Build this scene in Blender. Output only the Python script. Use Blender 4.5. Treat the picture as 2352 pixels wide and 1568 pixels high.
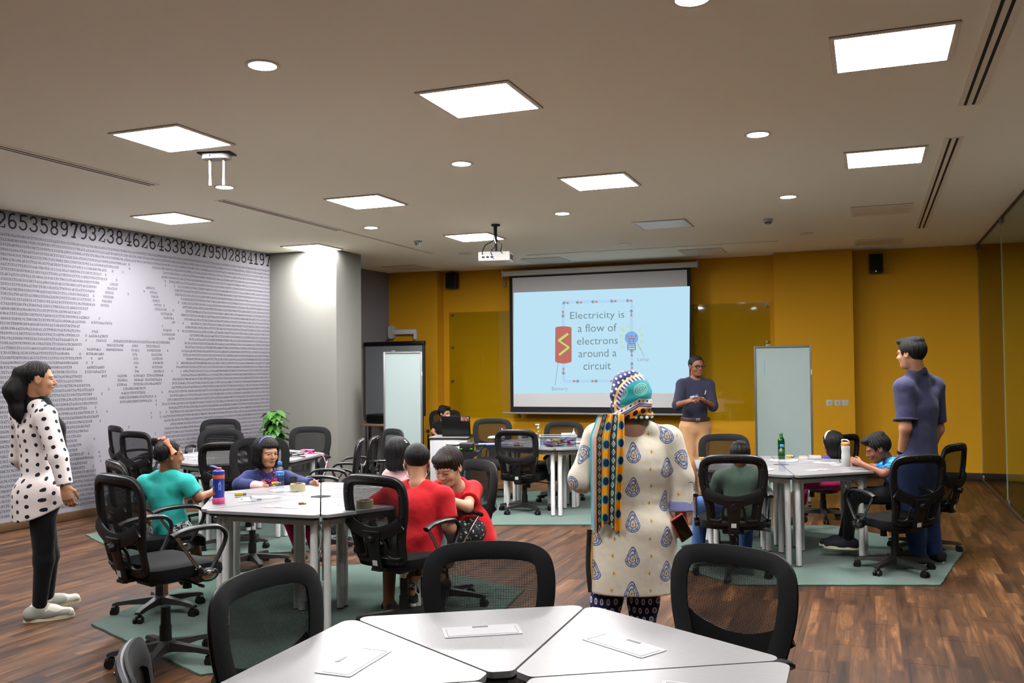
import bpy, bmesh, math, random
import numpy as np
from mathutils import Vector, Matrix
random.seed(7)
for _o in list(bpy.data.objects): bpy.data.objects.remove(_o)
SC = bpy.context.scene
COL = SC.collection
R_ = math.radians
# ---------------------------------------------------------------- camera
CZ = 1.58; CEIL = 3.234; FPX = 2106.4
_yaw, _pit, _rol = R_(21.328), R_(1.719), R_(-0.5294)
_R = np.array([math.cos(_yaw), math.sin(_yaw), 0]); _F = np.array([-math.sin(_yaw), math.cos(_yaw), 0]); _U = np.array([0, 0, 1.])
_F2 = math.cos(_pit)*_F + math.sin(_pit)*_U; _U2 = math.cos(_pit)*_U - math.sin(_pit)*_F
_R3 = math.cos(_rol)*_R + math.sin(_rol)*_U2; _U3 = math.cos(_rol)*_U2 - math.sin(_rol)*_R
cam_d = bpy.data.cameras.new('camera'); cam = bpy.data.objects.new('camera', cam_d); COL.objects.link(cam)
cam_d.sensor_width = 36; cam_d.lens = 36*FPX/2352; cam_d.clip_start = .05; cam_d.clip_end = 60
cam.matrix_world = Matrix(((_R3[0], _U3[0], -_F2[0], 0), (_R3[1], _U3[1], -_F2[1], 0), (_R3[2], _U3[2], -_F2[2], CZ), (0, 0, 0, 1)))
SC.camera = cam
def proj(X, Y, Z):
    v = np.array([X, Y, Z-CZ]); d = v@_F2
    return 1176+FPX*(v@_R3)/d, 784-FPX*(v@_U3)/d, d
# ---------------------------------------------------------------- world, exposure
W = bpy.data.worlds.new('world'); SC.world = W; W.use_nodes = True
W.node_tree.nodes['Background'].inputs[0].default_value = (.5, .5, .52, 1); W.node_tree.nodes['Background'].inputs[1].default_value = .04
SC.view_settings.view_transform = 'Standard'; SC.view_settings.look = 'None'; SC.view_settings.gamma = 1
SC.view_settings.use_curve_mapping = False; SC.view_settings.exposure = 0.2
PANEL_STRENGTH = 126.0; DOWN_STRENGTH = 116.0
# ---------------------------------------------------------------- helpers
ALB = [1.]
def lin(c, k=None):
    out = []; k = ALB[0] if k is None else k
    for v in c[:3]:
        v = v/255.
        out.append(v/12.92 if v <= .04045 else ((v+.055)/1.055)**2.4)
    return (*[v*k for v in out], 1.)
class NT:
    """tiny node language: sockets with operators"""
    def __init__(s, tree): s.t = tree
    def node(s, kind, **kw):
        n = s.t.nodes.new(kind)
        for k, v in kw.items(): setattr(n, k, v)
        return n
    def link(s, a, b): s.t.links.new(a.s if isinstance(a, V) else a, b)
    def put(s, inp, v):
        if isinstance(v, V): s.t.links.new(v.s, inp)
        elif v is not None: inp.default_value = v
class V:
    def __init__(s, nt, sock): s.nt = nt; s.s = sock
    def m(s, op, *a):
        n = s.nt.node('ShaderNodeMath', operation=op); s.nt.put(n.inputs[0], s)
        for i, x in enumerate(a): s.nt.put(n.inputs[i+1], x)
        return V(s.nt, n.outputs[0])
    def __add__(s, o): return s.m('ADD', o)
    __radd__ = __add__
    def __mul__(s, o): return s.m('MULTIPLY', o)
    __rmul__ = __mul__
    def __sub__(s, o): return s.m('SUBTRACT', o)
    def __rsub__(s, o): return (s*-1.)+o
    def __truediv__(s, o): return s.m('DIVIDE', o)
    def fract(s): return s.m('FRACT')
    def floor(s): return s.m('FLOOR')
    def abs(s): return s.m('ABSOLUTE')
    def sin(s): return s.m('SINE')
    def lt(s, o): return s.m('LESS_THAN', o)
    def gt(s, o): return s.m('GREATER_THAN', o)
    def mn(s, o): return s.m('MINIMUM', o)
    def mx(s, o): return s.m('MAXIMUM', o)
    def sqrt(s): return s.m('SQRT')
    def band(s, a, b): return s.gt(a)*s.lt(b)
def vec(nt, x, y, z=0.):
    n = nt.node('ShaderNodeCombineXYZ')
    for i, v in enumerate((x, y, z)): nt.put(n.inputs[i], v)
    return V(nt, n.outputs[0])
def sep(nt, v):
    n = nt.node('ShaderNodeSeparateXYZ'); nt.put(n.inputs[0], v); return [V(nt, o) for o in n.outputs]
def mix(nt, f, a, b):
    n = nt.node('ShaderNodeMix', data_type='RGBA'); nt.put(n.inputs[0], f)
    for i, c in ((6, a), (7, b)):
        nt.put(n.inputs[i], c if isinstance(c, V) else lin(c))
    return V(nt, n.outputs[2])
def noise(nt, co, scale, detail=3., rough=.55, dist=0.):
    n = nt.node('ShaderNodeTexNoise'); nt.put(n.inputs['Vector'], co); n.inputs['Scale'].default_value = scale
    n.inputs['Detail'].default_value = detail; n.inputs['Roughness'].default_value = rough; n.inputs['Distortion'].default_value = dist
    return V(nt, n.outputs['Fac'])
def coord(nt, kind='Object'):
    return V(nt, nt.node('ShaderNodeTexCoord').outputs[kind])
def attr(nt, name):
    n = nt.node('ShaderNodeAttribute'); n.attribute_name = name; return V(nt, n.outputs['Vector'])
def ramp(nt, f, stops):
    n = nt.node('ShaderNodeValToRGB'); nt.put(n.inputs[0], f); e = n.color_ramp.elements
    while len(e) < len(stops): e.new(.5)
    for i, (p, c) in enumerate(stops): e[i].position = p; e[i].color = lin(c)
    return V(nt, n.outputs[0])
MATS = {}
def mat(name, col=(128, 128, 128), rough=.6, metal=0., spec=.5, fn=None, bump=None, alpha=None, trans=0., ior=1.45, emit=None, sheen=0., sss=0., coat=0.):
    if name in MATS: return MATS[name]
    m = bpy.data.materials.new(name); m.use_nodes = True; t = m.node_tree; nt = NT(t)
    b = t.nodes['Principled BSDF']
    b.inputs['Base Color'].default_value = lin(col); b.inputs['Roughness'].default_value = rough; b.inputs['Metallic'].default_value = metal
    b.inputs['Specular IOR Level'].default_value = spec; b.inputs['IOR'].default_value = ior; b.inputs['Transmission Weight'].default_value = trans
    b.inputs['Sheen Weight'].default_value = sheen; b.inputs['Coat Weight'].default_value = coat
    if sss: b.inputs['Subsurface Weight'].default_value = sss; b.inputs['Subsurface Radius'].default_value = (.012, .005, .003)
    if fn: nt.put(b.inputs['Base Color'], fn(nt))
    if bump:
        h, dist, st = bump(nt); n = nt.node('ShaderNodeBump'); n.inputs['Distance'].default_value = dist; n.inputs['Strength'].default_value = st
        nt.put(n.inputs['Height'], h); t.links.new(n.outputs[0], b.inputs['Normal'])
    if alpha is not None:
        nt.put(b.inputs['Alpha'], alpha(nt) if callable(alpha) else alpha)
    if emit: b.inputs['Emission Color'].default_value = lin(emit[0], 1.); b.inputs['Emission Strength'].default_value = emit[1]
    MATS[name] = m; return m
def emis(name, col, s):
    if name in MATS: return MATS[name]
    m = bpy.data.materials.new(name); m.use_nodes = True; t = m.node_tree; t.nodes.clear()
    e = t.nodes.new('ShaderNodeEmission'); o = t.nodes.new('ShaderNodeOutputMaterial'); e.inputs[0].default_value = lin(col, 1.); e.inputs[1].default_value = s
    t.links.new(e.outputs[0], o.inputs[0]); MATS[name] = m; return m
class MB:
    def __init__(s): s.v = []; s.f = []
    def add(s, v, f):
        o = len(s.v); s.v += [tuple(map(float, p)) for p in v]; s.f += [tuple(i+o for i in q) for q in f]; return s
    def box(s, c, d, ch=0., rot=None):
        hx, hy, hz = d[0]/2, d[1]/2, d[2]/2; pts = []; fs = []
        if ch <= 0:
            pts = [(x, y, z) for x in (-hx, hx) for y in (-hy, hy) for z in (-hz, hz)]
            fs = [(0, 1, 3, 2), (4, 6, 7, 5), (0, 4, 5, 1), (2, 3, 7, 6), (0, 2, 6, 4), (1, 5, 7, 3)]
        else:
            ch = min(ch, hx*.99, hy*.99, hz*.99); b = bmesh.new(); bmesh.ops.create_cube(b, size=1)
            for v in b.verts: v.co = Vector((v.co.x*d[0], v.co.y*d[1], v.co.z*d[2]))
            bmesh.ops.bevel(b, geom=list(b.edges), offset=ch, segments=2, profile=.5, affect='EDGES')
            b.verts.index_update(); pts = [v.co.copy() for v in b.verts]; fs = [tuple(v.index for v in f.verts) for f in b.faces]; b.free()
        if rot is not None:
            pts = [rot@Vector(p) for p in pts]
        return s.add([(p[0]+c[0], p[1]+c[1], p[2]+c[2]) for p in pts], fs)
    def cyl(s, p, q, r, r2=None, n=16, cap=True):
        p = Vector(p); q = Vector(q); r2 = r if r2 is None else r2; d = (q-p).normalized()
        a = d.orthogonal().normalized(); b = d.cross(a); vs = []
        for c, rr in ((p, r), (q, r2)):
            for i in range(n):
                t = 2*math.pi*i/n; vs.append(c+a*(rr*math.cos(t))+b*(rr*math.sin(t)))
        fs = [(i, (i+1) % n, n+(i+1) % n, n+i) for i in range(n)]
        if cap: fs += [tuple(range(n))[::-1], tuple(range(n, 2*n))]
        return s.add(vs, fs)
    def tube(s, path, r, n=8, sx=1., up=None, closed=False, cap=True):
        path = [Vector(p) for p in path]; N = len(path); vs = []; prev = None
        for i, p in enumerate(path):
            if closed: t = (path[(i+1) % N]-path[i-1]).normalized()
            else: t = (path[min(i+1, N-1)]-path[max(i-1, 0)]).normalized()
            if up is not None:
                a = Vector(up(i) if callable(up) else up); a = (a-t*a.dot(t)).normalized()
            elif prev is None: a = t.orthogonal().normalized()
            else: a = (prev-t*prev.dot(t)).normalized()
            prev = a; b = t.cross(a); rr = r(i/(max(1, N-1))) if callable(r) else r
            ra, rb = rr if isinstance(rr, tuple) else (rr, rr*sx)
            for k in range(n):
                th = 2*math.pi*(k+.5)/n; vs.append(p+a*(ra*math.cos(th))+b*(rb*math.sin(th)))
        fs = []
        for i in range(N if closed else N-1):
            j = (i+1) % N
            for k in range(n): fs.append((i*n+k, i*n+(k+1) % n, j*n+(k+1) % n, j*n+k))
        if not closed and cap: fs += [tuple(range(n))[::-1], tuple((N-1)*n+k for k in range(n))]
        return s.add(vs, fs)
    def lathe(s, prof, c=(0, 0, 0), n=20, sq=None):
        vs = []; m = len(prof)
        for r, z in prof:
            for k in range(n):
                t = 2*math.pi*k/n; x, y = math.cos(t), math.sin(t)
                if sq:
                    g = (abs(x)**sq+abs(y)**sq)**(-1/sq); x *= g; y *= g
                vs.append((c[0]+r*x, c[1]+r*y, c[2]+z))
        fs = [(i*n+k, i*n+(k+1) % n, (i+1)*n+(k+1) % n, (i+1)*n+k) for i in range(m-1) for k in range(n)]
        fs += [tuple(range(n))[::-1], tuple((m-1)*n+k for k in range(n))]
        return s.add(vs, fs)
    def prism(s, poly, z0, z1):
        n = len(poly); vs = [(x, y, z0) for x, y in poly]+[(x, y, z1) for x, y in poly]
        return s.add(vs, [tuple(range(n))[::-1], tuple(range(n, 2*n))]+[(i, (i+1) % n, n+(i+1) % n, n+i) for i in range(n)])
    def quad(s, a, b, c, d): return s.add([a, b, c, d], [(0, 1, 2, 3)])
    def mesh(s, name, smooth=False):
        me = bpy.data.meshes.new(name); me.from_pydata(s.v, [], s.f); me.update()
        if smooth:
            me.polygons.foreach_set('use_smooth', [True]*len(me.polygons)); me.set_sharp_from_angle(angle=R_(38))
        return me
    def obj(s, name, material=None, parent=None, smooth=True, loc=None):
        o = link(name, s.mesh(name, smooth), parent)
        if material: o.data.materials.append(material)
        if loc: o.location = loc
        return o
def link(name, data=None, parent=None):
    o = bpy.data.objects.new(name, data); COL.objects.link(o); o.parent = parent; return o
def tag(o, label=None, cat=None, group=None, kind=None):
    if label: o['label'] = label
    if cat: o['category'] = cat
    if group: o['group'] = group
    if kind: o['kind'] = kind
    return o
def thing(name, label, cat, loc=(0, 0, 0), rz=0., group=None):
    o = link(name); o.empty_display_size = .1; o.location = loc; o.rotation_euler = (0, 0, rz); return tag(o, label, cat, group)
def copy_tree(o, parent=None):
    c = o.copy(); COL.objects.link(c); c.parent = parent
    for ch in list(o.children): copy_tree(ch, c)
    return c
def rpoly(pts, rads, seg=5):
    """polygon with rounded corners"""
    out = []; n = len(pts)
    for i in range(n):
        p = Vector(pts[i]); a = (Vector(pts[i-1])-p); b = (Vector(pts[(i+1) % n])-p); r = rads[i] if isinstance(rads, (list, tuple)) else rads
        if r <= 0: out.append(tuple(p)); continue
        a.normalize(); b.normalize(); ang = a.angle(b); d = r/math.tan(ang/2); c = p+(a+b).normalized()*(r/math.sin(ang/2))
        s0 = p+a*d-c; s1 = p+b*d-c; t0 = math.atan2(s0.y, s0.x); t1 = math.atan2(s1.y, s1.x); dt = (t1-t0+math.pi) % (2*math.pi)-math.pi
        for k in range(seg+1):
            t = t0+dt*k/seg; out.append((c.x+r*math.cos(t), c.y+r*math.sin(t)))
    return out
def crom(pts, sub=6, closed=True):
    P = [np.array(p, float) for p in pts]; n = len(P); out = []
    rng = range(n) if closed else range(n-1)
    for i in rng:
        if closed: p0, p1, p2, p3 = P[i-1], P[i], P[(i+1) % n], P[(i+2) % n]
        else: p0, p1, p2, p3 = P[max(i-1, 0)], P[i], P[i+1], P[min(i+2, n-1)]
        for k in range(sub):
            t = k/sub; out.append(tuple(.5*((2*p1)+(-p0+p2)*t+(2*p0-5*p1+4*p2-p3)*t*t+(-p0+3*p1-3*p2+p3)*t**3)))
    if not closed: out.append(tuple(P[-1]))
    return out
def text_mesh(s, size, align='CENTER', bold=0.):
    cu = bpy.data.curves.new('tx', 'FONT'); cu.body = s; cu.size = size; cu.align_x = align; cu.align_y = 'CENTER'; cu.offset = bold; cu.resolution_u = 3
    o = bpy.data.objects.new('tx', cu); COL.objects.link(o); dg = bpy.context.evaluated_depsgraph_get()
    me = bpy.data.meshes.new_from_object(o.evaluated_get(dg)); bpy.data.objects.remove(o); return me
# ---------------------------------------------------------------- shared materials
ALB[0] = .5
BLACKP = mat('black plastic', (17, 17, 18), .42, spec=.4)
CHROME = mat('chrome', (205, 205, 205), .16, 1.)
WHITEP = mat('white plastic', (225, 225, 222), .4)
DARKG = mat('dark grey', (40, 40, 42), .6)
ALB[0] = .85; WMETAL = mat('white painted steel', (204, 204, 202), .4); ALB[0] = .5
# ---------------------------------------------------------------- SETTING
LW = -8.05; GX = 1.40; BY = 14.05; PY = 13.80
def wood(nt, planks):
    p = sep(nt, V(nt, nt.node('ShaderNodeNewGeometry').outputs['Position']))
    x, y = p[0], p[1]
    strip = (x/.065).floor(); u = y/.62+(strip*.37).fract()*1.7
    cell = u.floor(); h = ((strip*12.9898+cell*78.233).sin()*43758.5).fract(); h2 = ((strip*39.3+cell*11.7).sin()*9631.3).fract()
    co = vec(nt, x*1.0+h*17., y*.10+h2*5., 0.)
    g = noise(nt, co, 17., 5., .6, 1.0); g2 = noise(nt, vec(nt, x*1.+h*3., y*.07, 1.), 55., 3., .6, .3)
    big = noise(nt, vec(nt, x, y*.5, 2.), 1.1, 2.)
    f = g*.62+g2*.22+h*.2+(big-.5)*.25-.05
    c = ramp(nt, f, [(.27, (34, 22, 15)), (.41, (60, 39, 25)), (.54, (84, 56, 35)), (.64, (116, 79, 48)), (.76, (176, 126, 74))])
    return c
def mat_wood(name):
    def rough(nt): pass
    m = mat(name, rough=.42, spec=.26, fn=lambda nt: wood(nt, 0))
    return m
ALB[0] = .82
WOOD = mat_wood('wood floor')
fl = MB().box((-2.7, 6.3, -.0598), (15.2, 20.6, .112)).obj('floor', WOOD, smooth=False); tag(fl, 'brown wood strip floor with light and dark grain', kind='structure')
def hexa(c, R, a0, n=6): return [(c[0]+R*math.cos(R_(a0+60*i)), c[1]+R*math.sin(R_(a0+60*i))) for i in range(n)]
RUGS = {'right': ((-.65, 8.21), 1.44, 259), 'left': ((-3.46, 5.30), 1.42, 217.6), 'back': ((-5.87, 7.58), 1.47, 210), 'centre': ((-3.36, 10.0), 1.44, 259)}
def inhex(x, y, c, R, a0):
    for i in range(6):
        a = R_(a0+30+60*i)
        if (x-c[0])*math.cos(a)+(y-c[1])*math.sin(a) > R*.866: return False
    return True
# floor boards (nearest ones as pieces)
PWD, PLN = .195, 1.24
cand = []
for i in range(int(9.6/PWD)):
    x = LW+.02+PWD*(i+.5)
    off = (i*.413) % 1*PLN
    for j in range(-1, 10):
        y = 1.2+off+PLN*(j+.5)
        vis = False; cor = [(x+sx*PWD/2, y+sy*PLN/2) for sx in (-1, 0, 1) for sy in (-1, 0, 1)]
        for cx, cy in cor:
            u, v, d = proj(cx, cy, 0)
            if d > .3 and -40 < u < 2392 and v < 1620: vis = True
        if not vis or x > GX-.1: continue
        if any(all(inhex(cx, cy, *r) for cx, cy in cor) for r in RUGS.values()): continue
        if y < 2.2+.9 and x > -2.0 and x < .1: continue
        cand.append((proj(x, y, 0)[2], x, y))
cand.sort()
pm = MB().box((0, 0, -.0018), (PWD-.0022, PLN-.0022, .0036), 0).mesh('plank')
pm.materials.append(WOOD)
for d, x, y in cand[:300]:
    o = link('plank', pm, fl); o.location = (x, y, 0)
ALB[0] = 1.
CEILM = mat('ceiling paint', (250, 246, 226), .9, spec=.2, bump=lambda nt: (noise(nt, coord(nt), 30., 4.), .002, .15))
tag(MB().box((-2.7, 6.3, CEIL+.06), (15.2, 20.6, .12)).obj('ceiling', CEILM, smooth=False), 'flat beige plaster ceiling', kind='structure')
ALB[0] = .5
WALLPR = mat('printed wall white', (159, 157, 163), .75, spec=.25)
GREYW = mat('pale wall paint', (163, 162, 153), .8, spec=.25)
ALB[0] = 1.
YEL = mat('mustard wall paint', (190, 138, 16), .72, spec=.25, bump=lambda nt: (noise(nt, coord(nt), 60., 3.), .002, .2))
ALB[0] = .5
wl = MB().box((-.1, -.3, CEIL/2), (.2, 20.6, CEIL)).obj('wall_left', WALLPR, smooth=False); wl.location = (-8.12, 6.64, 0); wl.rotation_euler = (0, 0, R_(-3.9)); tag(wl, 'white wall printed with rows of digits', kind='structure')
# printed digits drawn as strokes (slab style)
def arc(cx, cy, rx, ry, a0, a1, n=9): return [(cx+rx*math.cos(R_(a0+(a1-a0)*i/n)), cy+ry*math.sin(R_(a0+(a1-a0)*i/n))) for i in range(n+1)]
GLY = {'0': [arc(.3, .5, .24, .46, 90, 450, 16)], '1': [[(.12, .8), (.3, .96), (.3, .04)], [(.12, .04), (.5, .04)]],
 '2': [arc(.3, .7, .24, .26, 170, -30, 9)+[(.08, .05), (.54, .05), (.54, .18)]], '3': [arc(.28, .73, .22, .23, 160, -80, 9), arc(.28, .27, .25, .24, 90, -160, 10)],
 '4': [[(.42, .04), (.42, .96), (.05, .3), (.56, .3)], [(.26, .04), (.58, .04)]], '5': [[(.5, .94), (.14, .94), (.11, .54)]+arc(.28, .32, .25, .28, 125, -150, 11)],
 '6': [arc(.34, .62, .26, .34, 70, 180, 6)+arc(.31, .29, .23, .25, 180, -180, 14)], '7': [[(.08, .8), (.08, .94), (.54, .94), (.28, .04)], [(.16, .04), (.4, .04)]],
 '8': [arc(.3, .73, .2, .22, 90, 450, 12), arc(.3, .27, .24, .24, 90, 450, 14)], '9': [arc(.26, .38, .26, .34, -110, 0, 6)+arc(.29, .71, .23, .25, 0, 360, 14)]}
def ribbon(path, w):
    P = [np.array(p) for p in path]; n = len(P); vs = []; fs = []
    for i in range(n):
        t = P[min(i+1, n-1)]-P[max(i-1, 0)]; t = t/(np.linalg.norm(t)+1e-9); nn = np.array([-t[1], t[0]])
        k = 1.
        if 0 < i < n-1:
            a = P[i]-P[i-1]; a /= np.linalg.norm(a)+1e-9; k = 1/max(.55, abs(np.dot(np.array([-a[1], a[0]]), nn)))
        e = t*w/2*(-1 if i == 0 else 1 if i == n-1 else 0)
        vs += [P[i]+e+nn*w/2*k, P[i]+e-nn*w/2*k]
    return vs, [(2*i, 2*i+1, 2*i+3, 2*i+2) for i in range(n-1)]
INK = mat('dark print ink', (26, 30, 34), .7, spec=.2); INKS = mat('grey print ink', (84, 84, 94), .7, spec=.2)
BIG = '3141592653589793238462643383279502884197'
start = 0.-.1218*6   # the leading 3 1 4 1 5 9 run out of the picture
for i, ch in enumerate(BIG):
    y0 = start+i*.1218
    m = MB()
    for st in GLY[ch]:
        vs, fs = ribbon(st, .115); m.add([(0, v[0]*.164, v[1]*.162) for v in vs], fs)
    o = m.obj('printed_digit', INK, wl, smooth=False); o.location = (.0015, y0, 3.052)
# small rows: simple low-polygon digits, portrait left blank
GS = {}
for ch, sts in GLY.items():
    vs = []; fs = []
    for st in sts:
        st2 = st if len(st) < 6 else [st[int(round(k*(len(st)-1)/6))] for k in range(7)]
        a, b = ribbon(st2, .14); o = len(vs); vs += a; fs += [tuple(q+o for q in f) for f in b]
    GS[ch] = (np.array(vs), fs)
def blank(y, z):
    """True where the portrait leaves the wall white: y along the wall, z up"""
    # head outline (top of hair to beard)
    prof = [(2.87, 8.42, 8.55), (2.80, 8.15, 8.85), (2.68, 7.98, 9.06), (2.52, 7.86, 9.2), (2.35, 7.78, 9.28), (2.15, 7.70, 9.33), (1.95, 7.62, 9.33), (1.75, 7.58, 9.26), (1.55, 7.62, 9.2), (1.4, 7.85, 9.05), (1.2, 7.85, 8.98), (1.0, 7.84, 8.98), (.85, 7.6, 8.95), (.7, 7.72, 8.8), (.55, 7.8, 8.6), (.42, 7.9, 8.4)]
    for k in range(len(prof)-1):
        z1, a1, b1 = prof[k]; z0, a0, b0 = prof[k+1]
        if z0 <= z <= z1:
            t = (z1-z)/(z1-z0); a = a1+(a0-a1)*t; b = b1+(b0-b1)*t; jag = .05*math.sin(z*41)+.04*math.sin(z*97+y)
            if not (a+jag < y < b+jag): return False
            c = (y-(8.42+.02*math.sin(z*9)))/.5
            # dark patches of the face: brows, eyes, nose side, mouth line, cheek, hair strands
            if 1.90 < z < 1.99 and -.55 < c < 1.3: return False
            if 1.80 < z < 1.9 and (-.75 < c < -.25 or .0 < c < .25 or .5 < c < .95): return False
            if 1.52 < z < 1.80 and .62 < c < .98: return False
            if 1.55 < z < 1.8 and .02 < c < .16: return False
            if 1.43 < z < 1.56 and (-.5 < c < -.2 or .0 < c < .35 or .4 < c < .95): return False
            if 1.33 < z < 1.42 and -.3 < c < .45: return False
            if 1.20 < z < 1.30 and -.35 < c < .7: return False
            if 1.5 < z < 2.15 and (a+.14 < y < a+.4) and math.sin(z*33+y*7) > -.2: return False
            if 1.9 < z < 2.35 and (b-.42 < y < b-.2) and math.sin(z*29+y*11) > -.1: return False
            if 2.3 < z < 2.6 and (a+.16 < y < a+.3 or b-.5 < y < b-.36): return False
            s = math.sin(y*37.1+z*61.7)*math.sin(y*83.3-z*47.9)
            edge = min(y-a, b-y)
            return not (s > (.975 if edge > .3 else .84))
    return False
rng = random.Random(31415); AV = []; AF = []; nv = 0
zrow = 3.0; pitch = .0497
for r in range(60):
    z0 = zrow-r*pitch-.030
    if z0 < .09: break
    y = 4.4+rng.random()*.02
    while y < 11.05:
        ch = rng.choice('0123456789'); w = .0255
        if not blank(y+.012, z0+.016):
            vs, fs = GS[ch]; n = len(vs)
            AV.append(np.stack([np.full(n, .0012), (y-6.62)*.9245+.037+vs[:, 0]*.037, z0+vs[:, 1]*.0285], 1)); AF += [tuple(q+nv for q in f) for f in fs]; nv += n
        y += w
me = bpy.data.meshes.new('printed_digit_rows'); me.from_pydata(np.concatenate(AV).tolist(), [], AF); me.materials.append(INKS)
tag(link('printed_digit_rows', me, wl), 'rows of small grey digits leaving a bearded portrait blank', kind='stuff')
# column, back walls
tag(MB().box((-7.36, 11.07, CEIL/2), (1.21, .66, CEIL), .01).obj('wall_column', GREYW), 'pale square column against the printed wall', kind='structure')
tag(MB().box((-3.3, BY+.1, CEIL/2), (10, .2, CEIL)).obj('wall_back', YEL, smooth=False), 'mustard yellow back wall', kind='structure')
tag(MB().box((-7.39, (PY+BY)/2, CEIL/2), (1.33, BY-PY+.02, CEIL), .006).obj('wall_pilaster', YEL, smooth=False), 'mustard pilaster in the back left corner', kind='structure')
tag(MB().box((-.75, (PY+BY)/2, CEIL/2), (1.08, BY-PY+.02, CEIL), .006).obj('wall_pilaster', YEL, smooth=False), 'mustard pilaster with three switch plates', kind='structure')
tag(MB().box((-7.86, 12.6, CEIL/2), (.06, 2.4, CEIL)).obj('wall_side', GREYW, smooth=False), 'grey side wall behind the column', kind='structure')
BASEM = mat('dark baseboard', (62, 44, 30), .5)
BASEL = mat('brown baseboard', (96, 68, 40), .5)
for nm, c, d, mm in (('baseboard_back', (.62, BY-.012, .05), (1.6, .024, .1), BASEM), ('baseboard_pilaster', (-.75, PY-.022, .05), (1.08, .024, .1), BASEM), ('baseboard_centre', (-4.0, BY-.012, .05), (5.4, .024, .1), BASEM)):
    tag(MB().box(c, d, .004).obj(nm, mm), 'dark wooden baseboard', kind='structure')
bl = tag(MB().box((.012, -1., .045), (.024, 10.2, .09), .004).obj('baseboard_left', BASEL), 'brown wooden baseboard under the printed wall', kind='structure'); bl.location = wl.location; bl.rotation_euler = wl.rotation_euler
# glass partition at the right and the dim office behind it
GLASS = mat('partition glass', (235, 245, 238), .02, trans=1., ior=1.3, spec=.5)
def glassmat(name, tint, refl, rough=.01):
    if name in MATS: return MATS[name]
    m = bpy.data.materials.new(name); m.use_nodes = True; t = m.node_tree; t.nodes.clear(); nt = NT(t)
    tr = nt.node('ShaderNodeBsdfTransparent'); tr.inputs[0].default_value = lin(tint, 1.); gl = nt.node('ShaderNodeBsdfGlossy'); gl.inputs['Roughness'].default_value = rough
    fr = nt.node('ShaderNodeFresnel'); fr.inputs[0].default_value = 1.5; mx = nt.node('ShaderNodeMixShader'); o = nt.node('ShaderNodeOutputMaterial')
    f = V(nt, fr.outputs[0])*refl*(1.-V(nt, nt.node('ShaderNodeNewGeometry').outputs['Backfacing'])); nt.put(mx.inputs[0], f); t.links.new(tr.outputs[0], mx.inputs[1]); t.links.new(gl.outputs[0], mx.inputs[2]); t.links.new(mx.outputs[0], o.inputs[0])
    MATS[name] = m; return m
PGL = glassmat('pane glass', (226, 236, 226), 1.0)
GEDGE = mat('green glass edge', (190, 216, 200), .2)
ys = [-.6, 1.8, 4.2, 6.6, 8.1, 9.6, 11.6, BY]
STEEL = mat('brushed steel', (150, 150, 148), .35, .9)
gp = thing('window_1', None, None, (GX, 6, 0)); tag(gp, 'frameless glass partition along the right side', kind='structure')
for a, b in zip(ys[:-1], ys[1:]):
    o = MB().box((0, (a+b)/2-6, CEIL/2+.01), (.012, b-a-.012, CEIL-.03)).obj('pane', PGL, gp, smooth=False)
    MB().box((0, b-6-.006, CEIL/2), (.013, .010, CEIL-.03)).obj('pane_edge', GEDGE, gp, smooth=False)
    for z in (.012, CEIL-.012): MB().box((0, (a+b)/2-6, z), (.03, b-a, .022)).obj('channel', STEEL if z < 1 else mat('dark channel', (60, 58, 55), .5), gp, smooth=False)
    MB().box((0, b-6-.1, .05), (.035, .16, .06), .004).obj('patch_fitting', STEEL, gp); MB().box((0, b-6-.1, CEIL-.05), (.035, .16, .06), .004).obj('patch_fitting', STEEL, gp)
OFFW = mat('office wall', (120, 96, 60), .8)
tag(MB().box((4.7, 6.3, CEIL/2), (.2, 20.6, CEIL)).obj('wall_right', OFFW, smooth=False), 'dim brown wall of the office beyond the glass', kind='structure')
tag(MB().box((3.1, BY+.1, CEIL/2), (3.4, .2, CEIL)).obj('wall_office', YEL, smooth=False), 'mustard wall beyond the glass partition', kind='structure')
tag(MB().box((-3.3, -3.9, CEIL/2), (16, .2, CEIL)).obj('wall_front', GREYW, smooth=False), 'pale wall behind the camera', kind='structure')
# ---------------------------------------------------------------- rays onto real surfaces (for measuring)
CAM = np.array([0, 0, CZ])
def ray(x, y): return _F2+(x-1176)/FPX*_R3-(y-784)/FPX*_U3
def atz(x, y, z=0.): d = ray(x, y); return CAM+d*(z-CZ)/d[2]
def aty(x, y, Y): d = ray(x, y); return CAM+d*Y/d[1]
# ---------------------------------------------------------------- CEILING FIXTURES
PX = [-6.954, -4.569, -2.199, .138]; PYS = [5.141, 7.817, 10.463, 13.164]
LIT = {(0, 0), (1, 0), (2, 0), (3, 0), (0, 1), (1, 1), (2, 1), (3, 1), (0, 2), (1, 2)}
ALB[0] = 1.; FRM = mat('panel frame', (236, 230, 216), .5); GAP = mat('shadow gap', (110, 104, 94), .9)
ALB[0] = 1.; FARM = emis('office diffuser', (252, 250, 252), PANEL_STRENGTH*.16); OFFM = mat('unlit diffuser', (226, 220, 206), .35)
POSW = {0: 'file nearest the printed wall', 1: 'second file from printed wall', 2: 'third file from printed wall', 3: 'file nearest the glass'}
ROWW = {-2: 'behind the camera', -1: 'straight above the near table', 0: 'in the row nearest the camera', 1: 'in the second row', 2: 'in the third row', 3: 'in the row nearest the back wall'}
def PWR(x, y):
    k = .5 if y < 4 else .74 if y < 6 else 1.2 if y < 9 else (.62 if x < -6 else 1.35)
    return emis('lit diffuser %d' % (k*100), (252, 250, 252), PANEL_STRENGTH*k)
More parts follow.
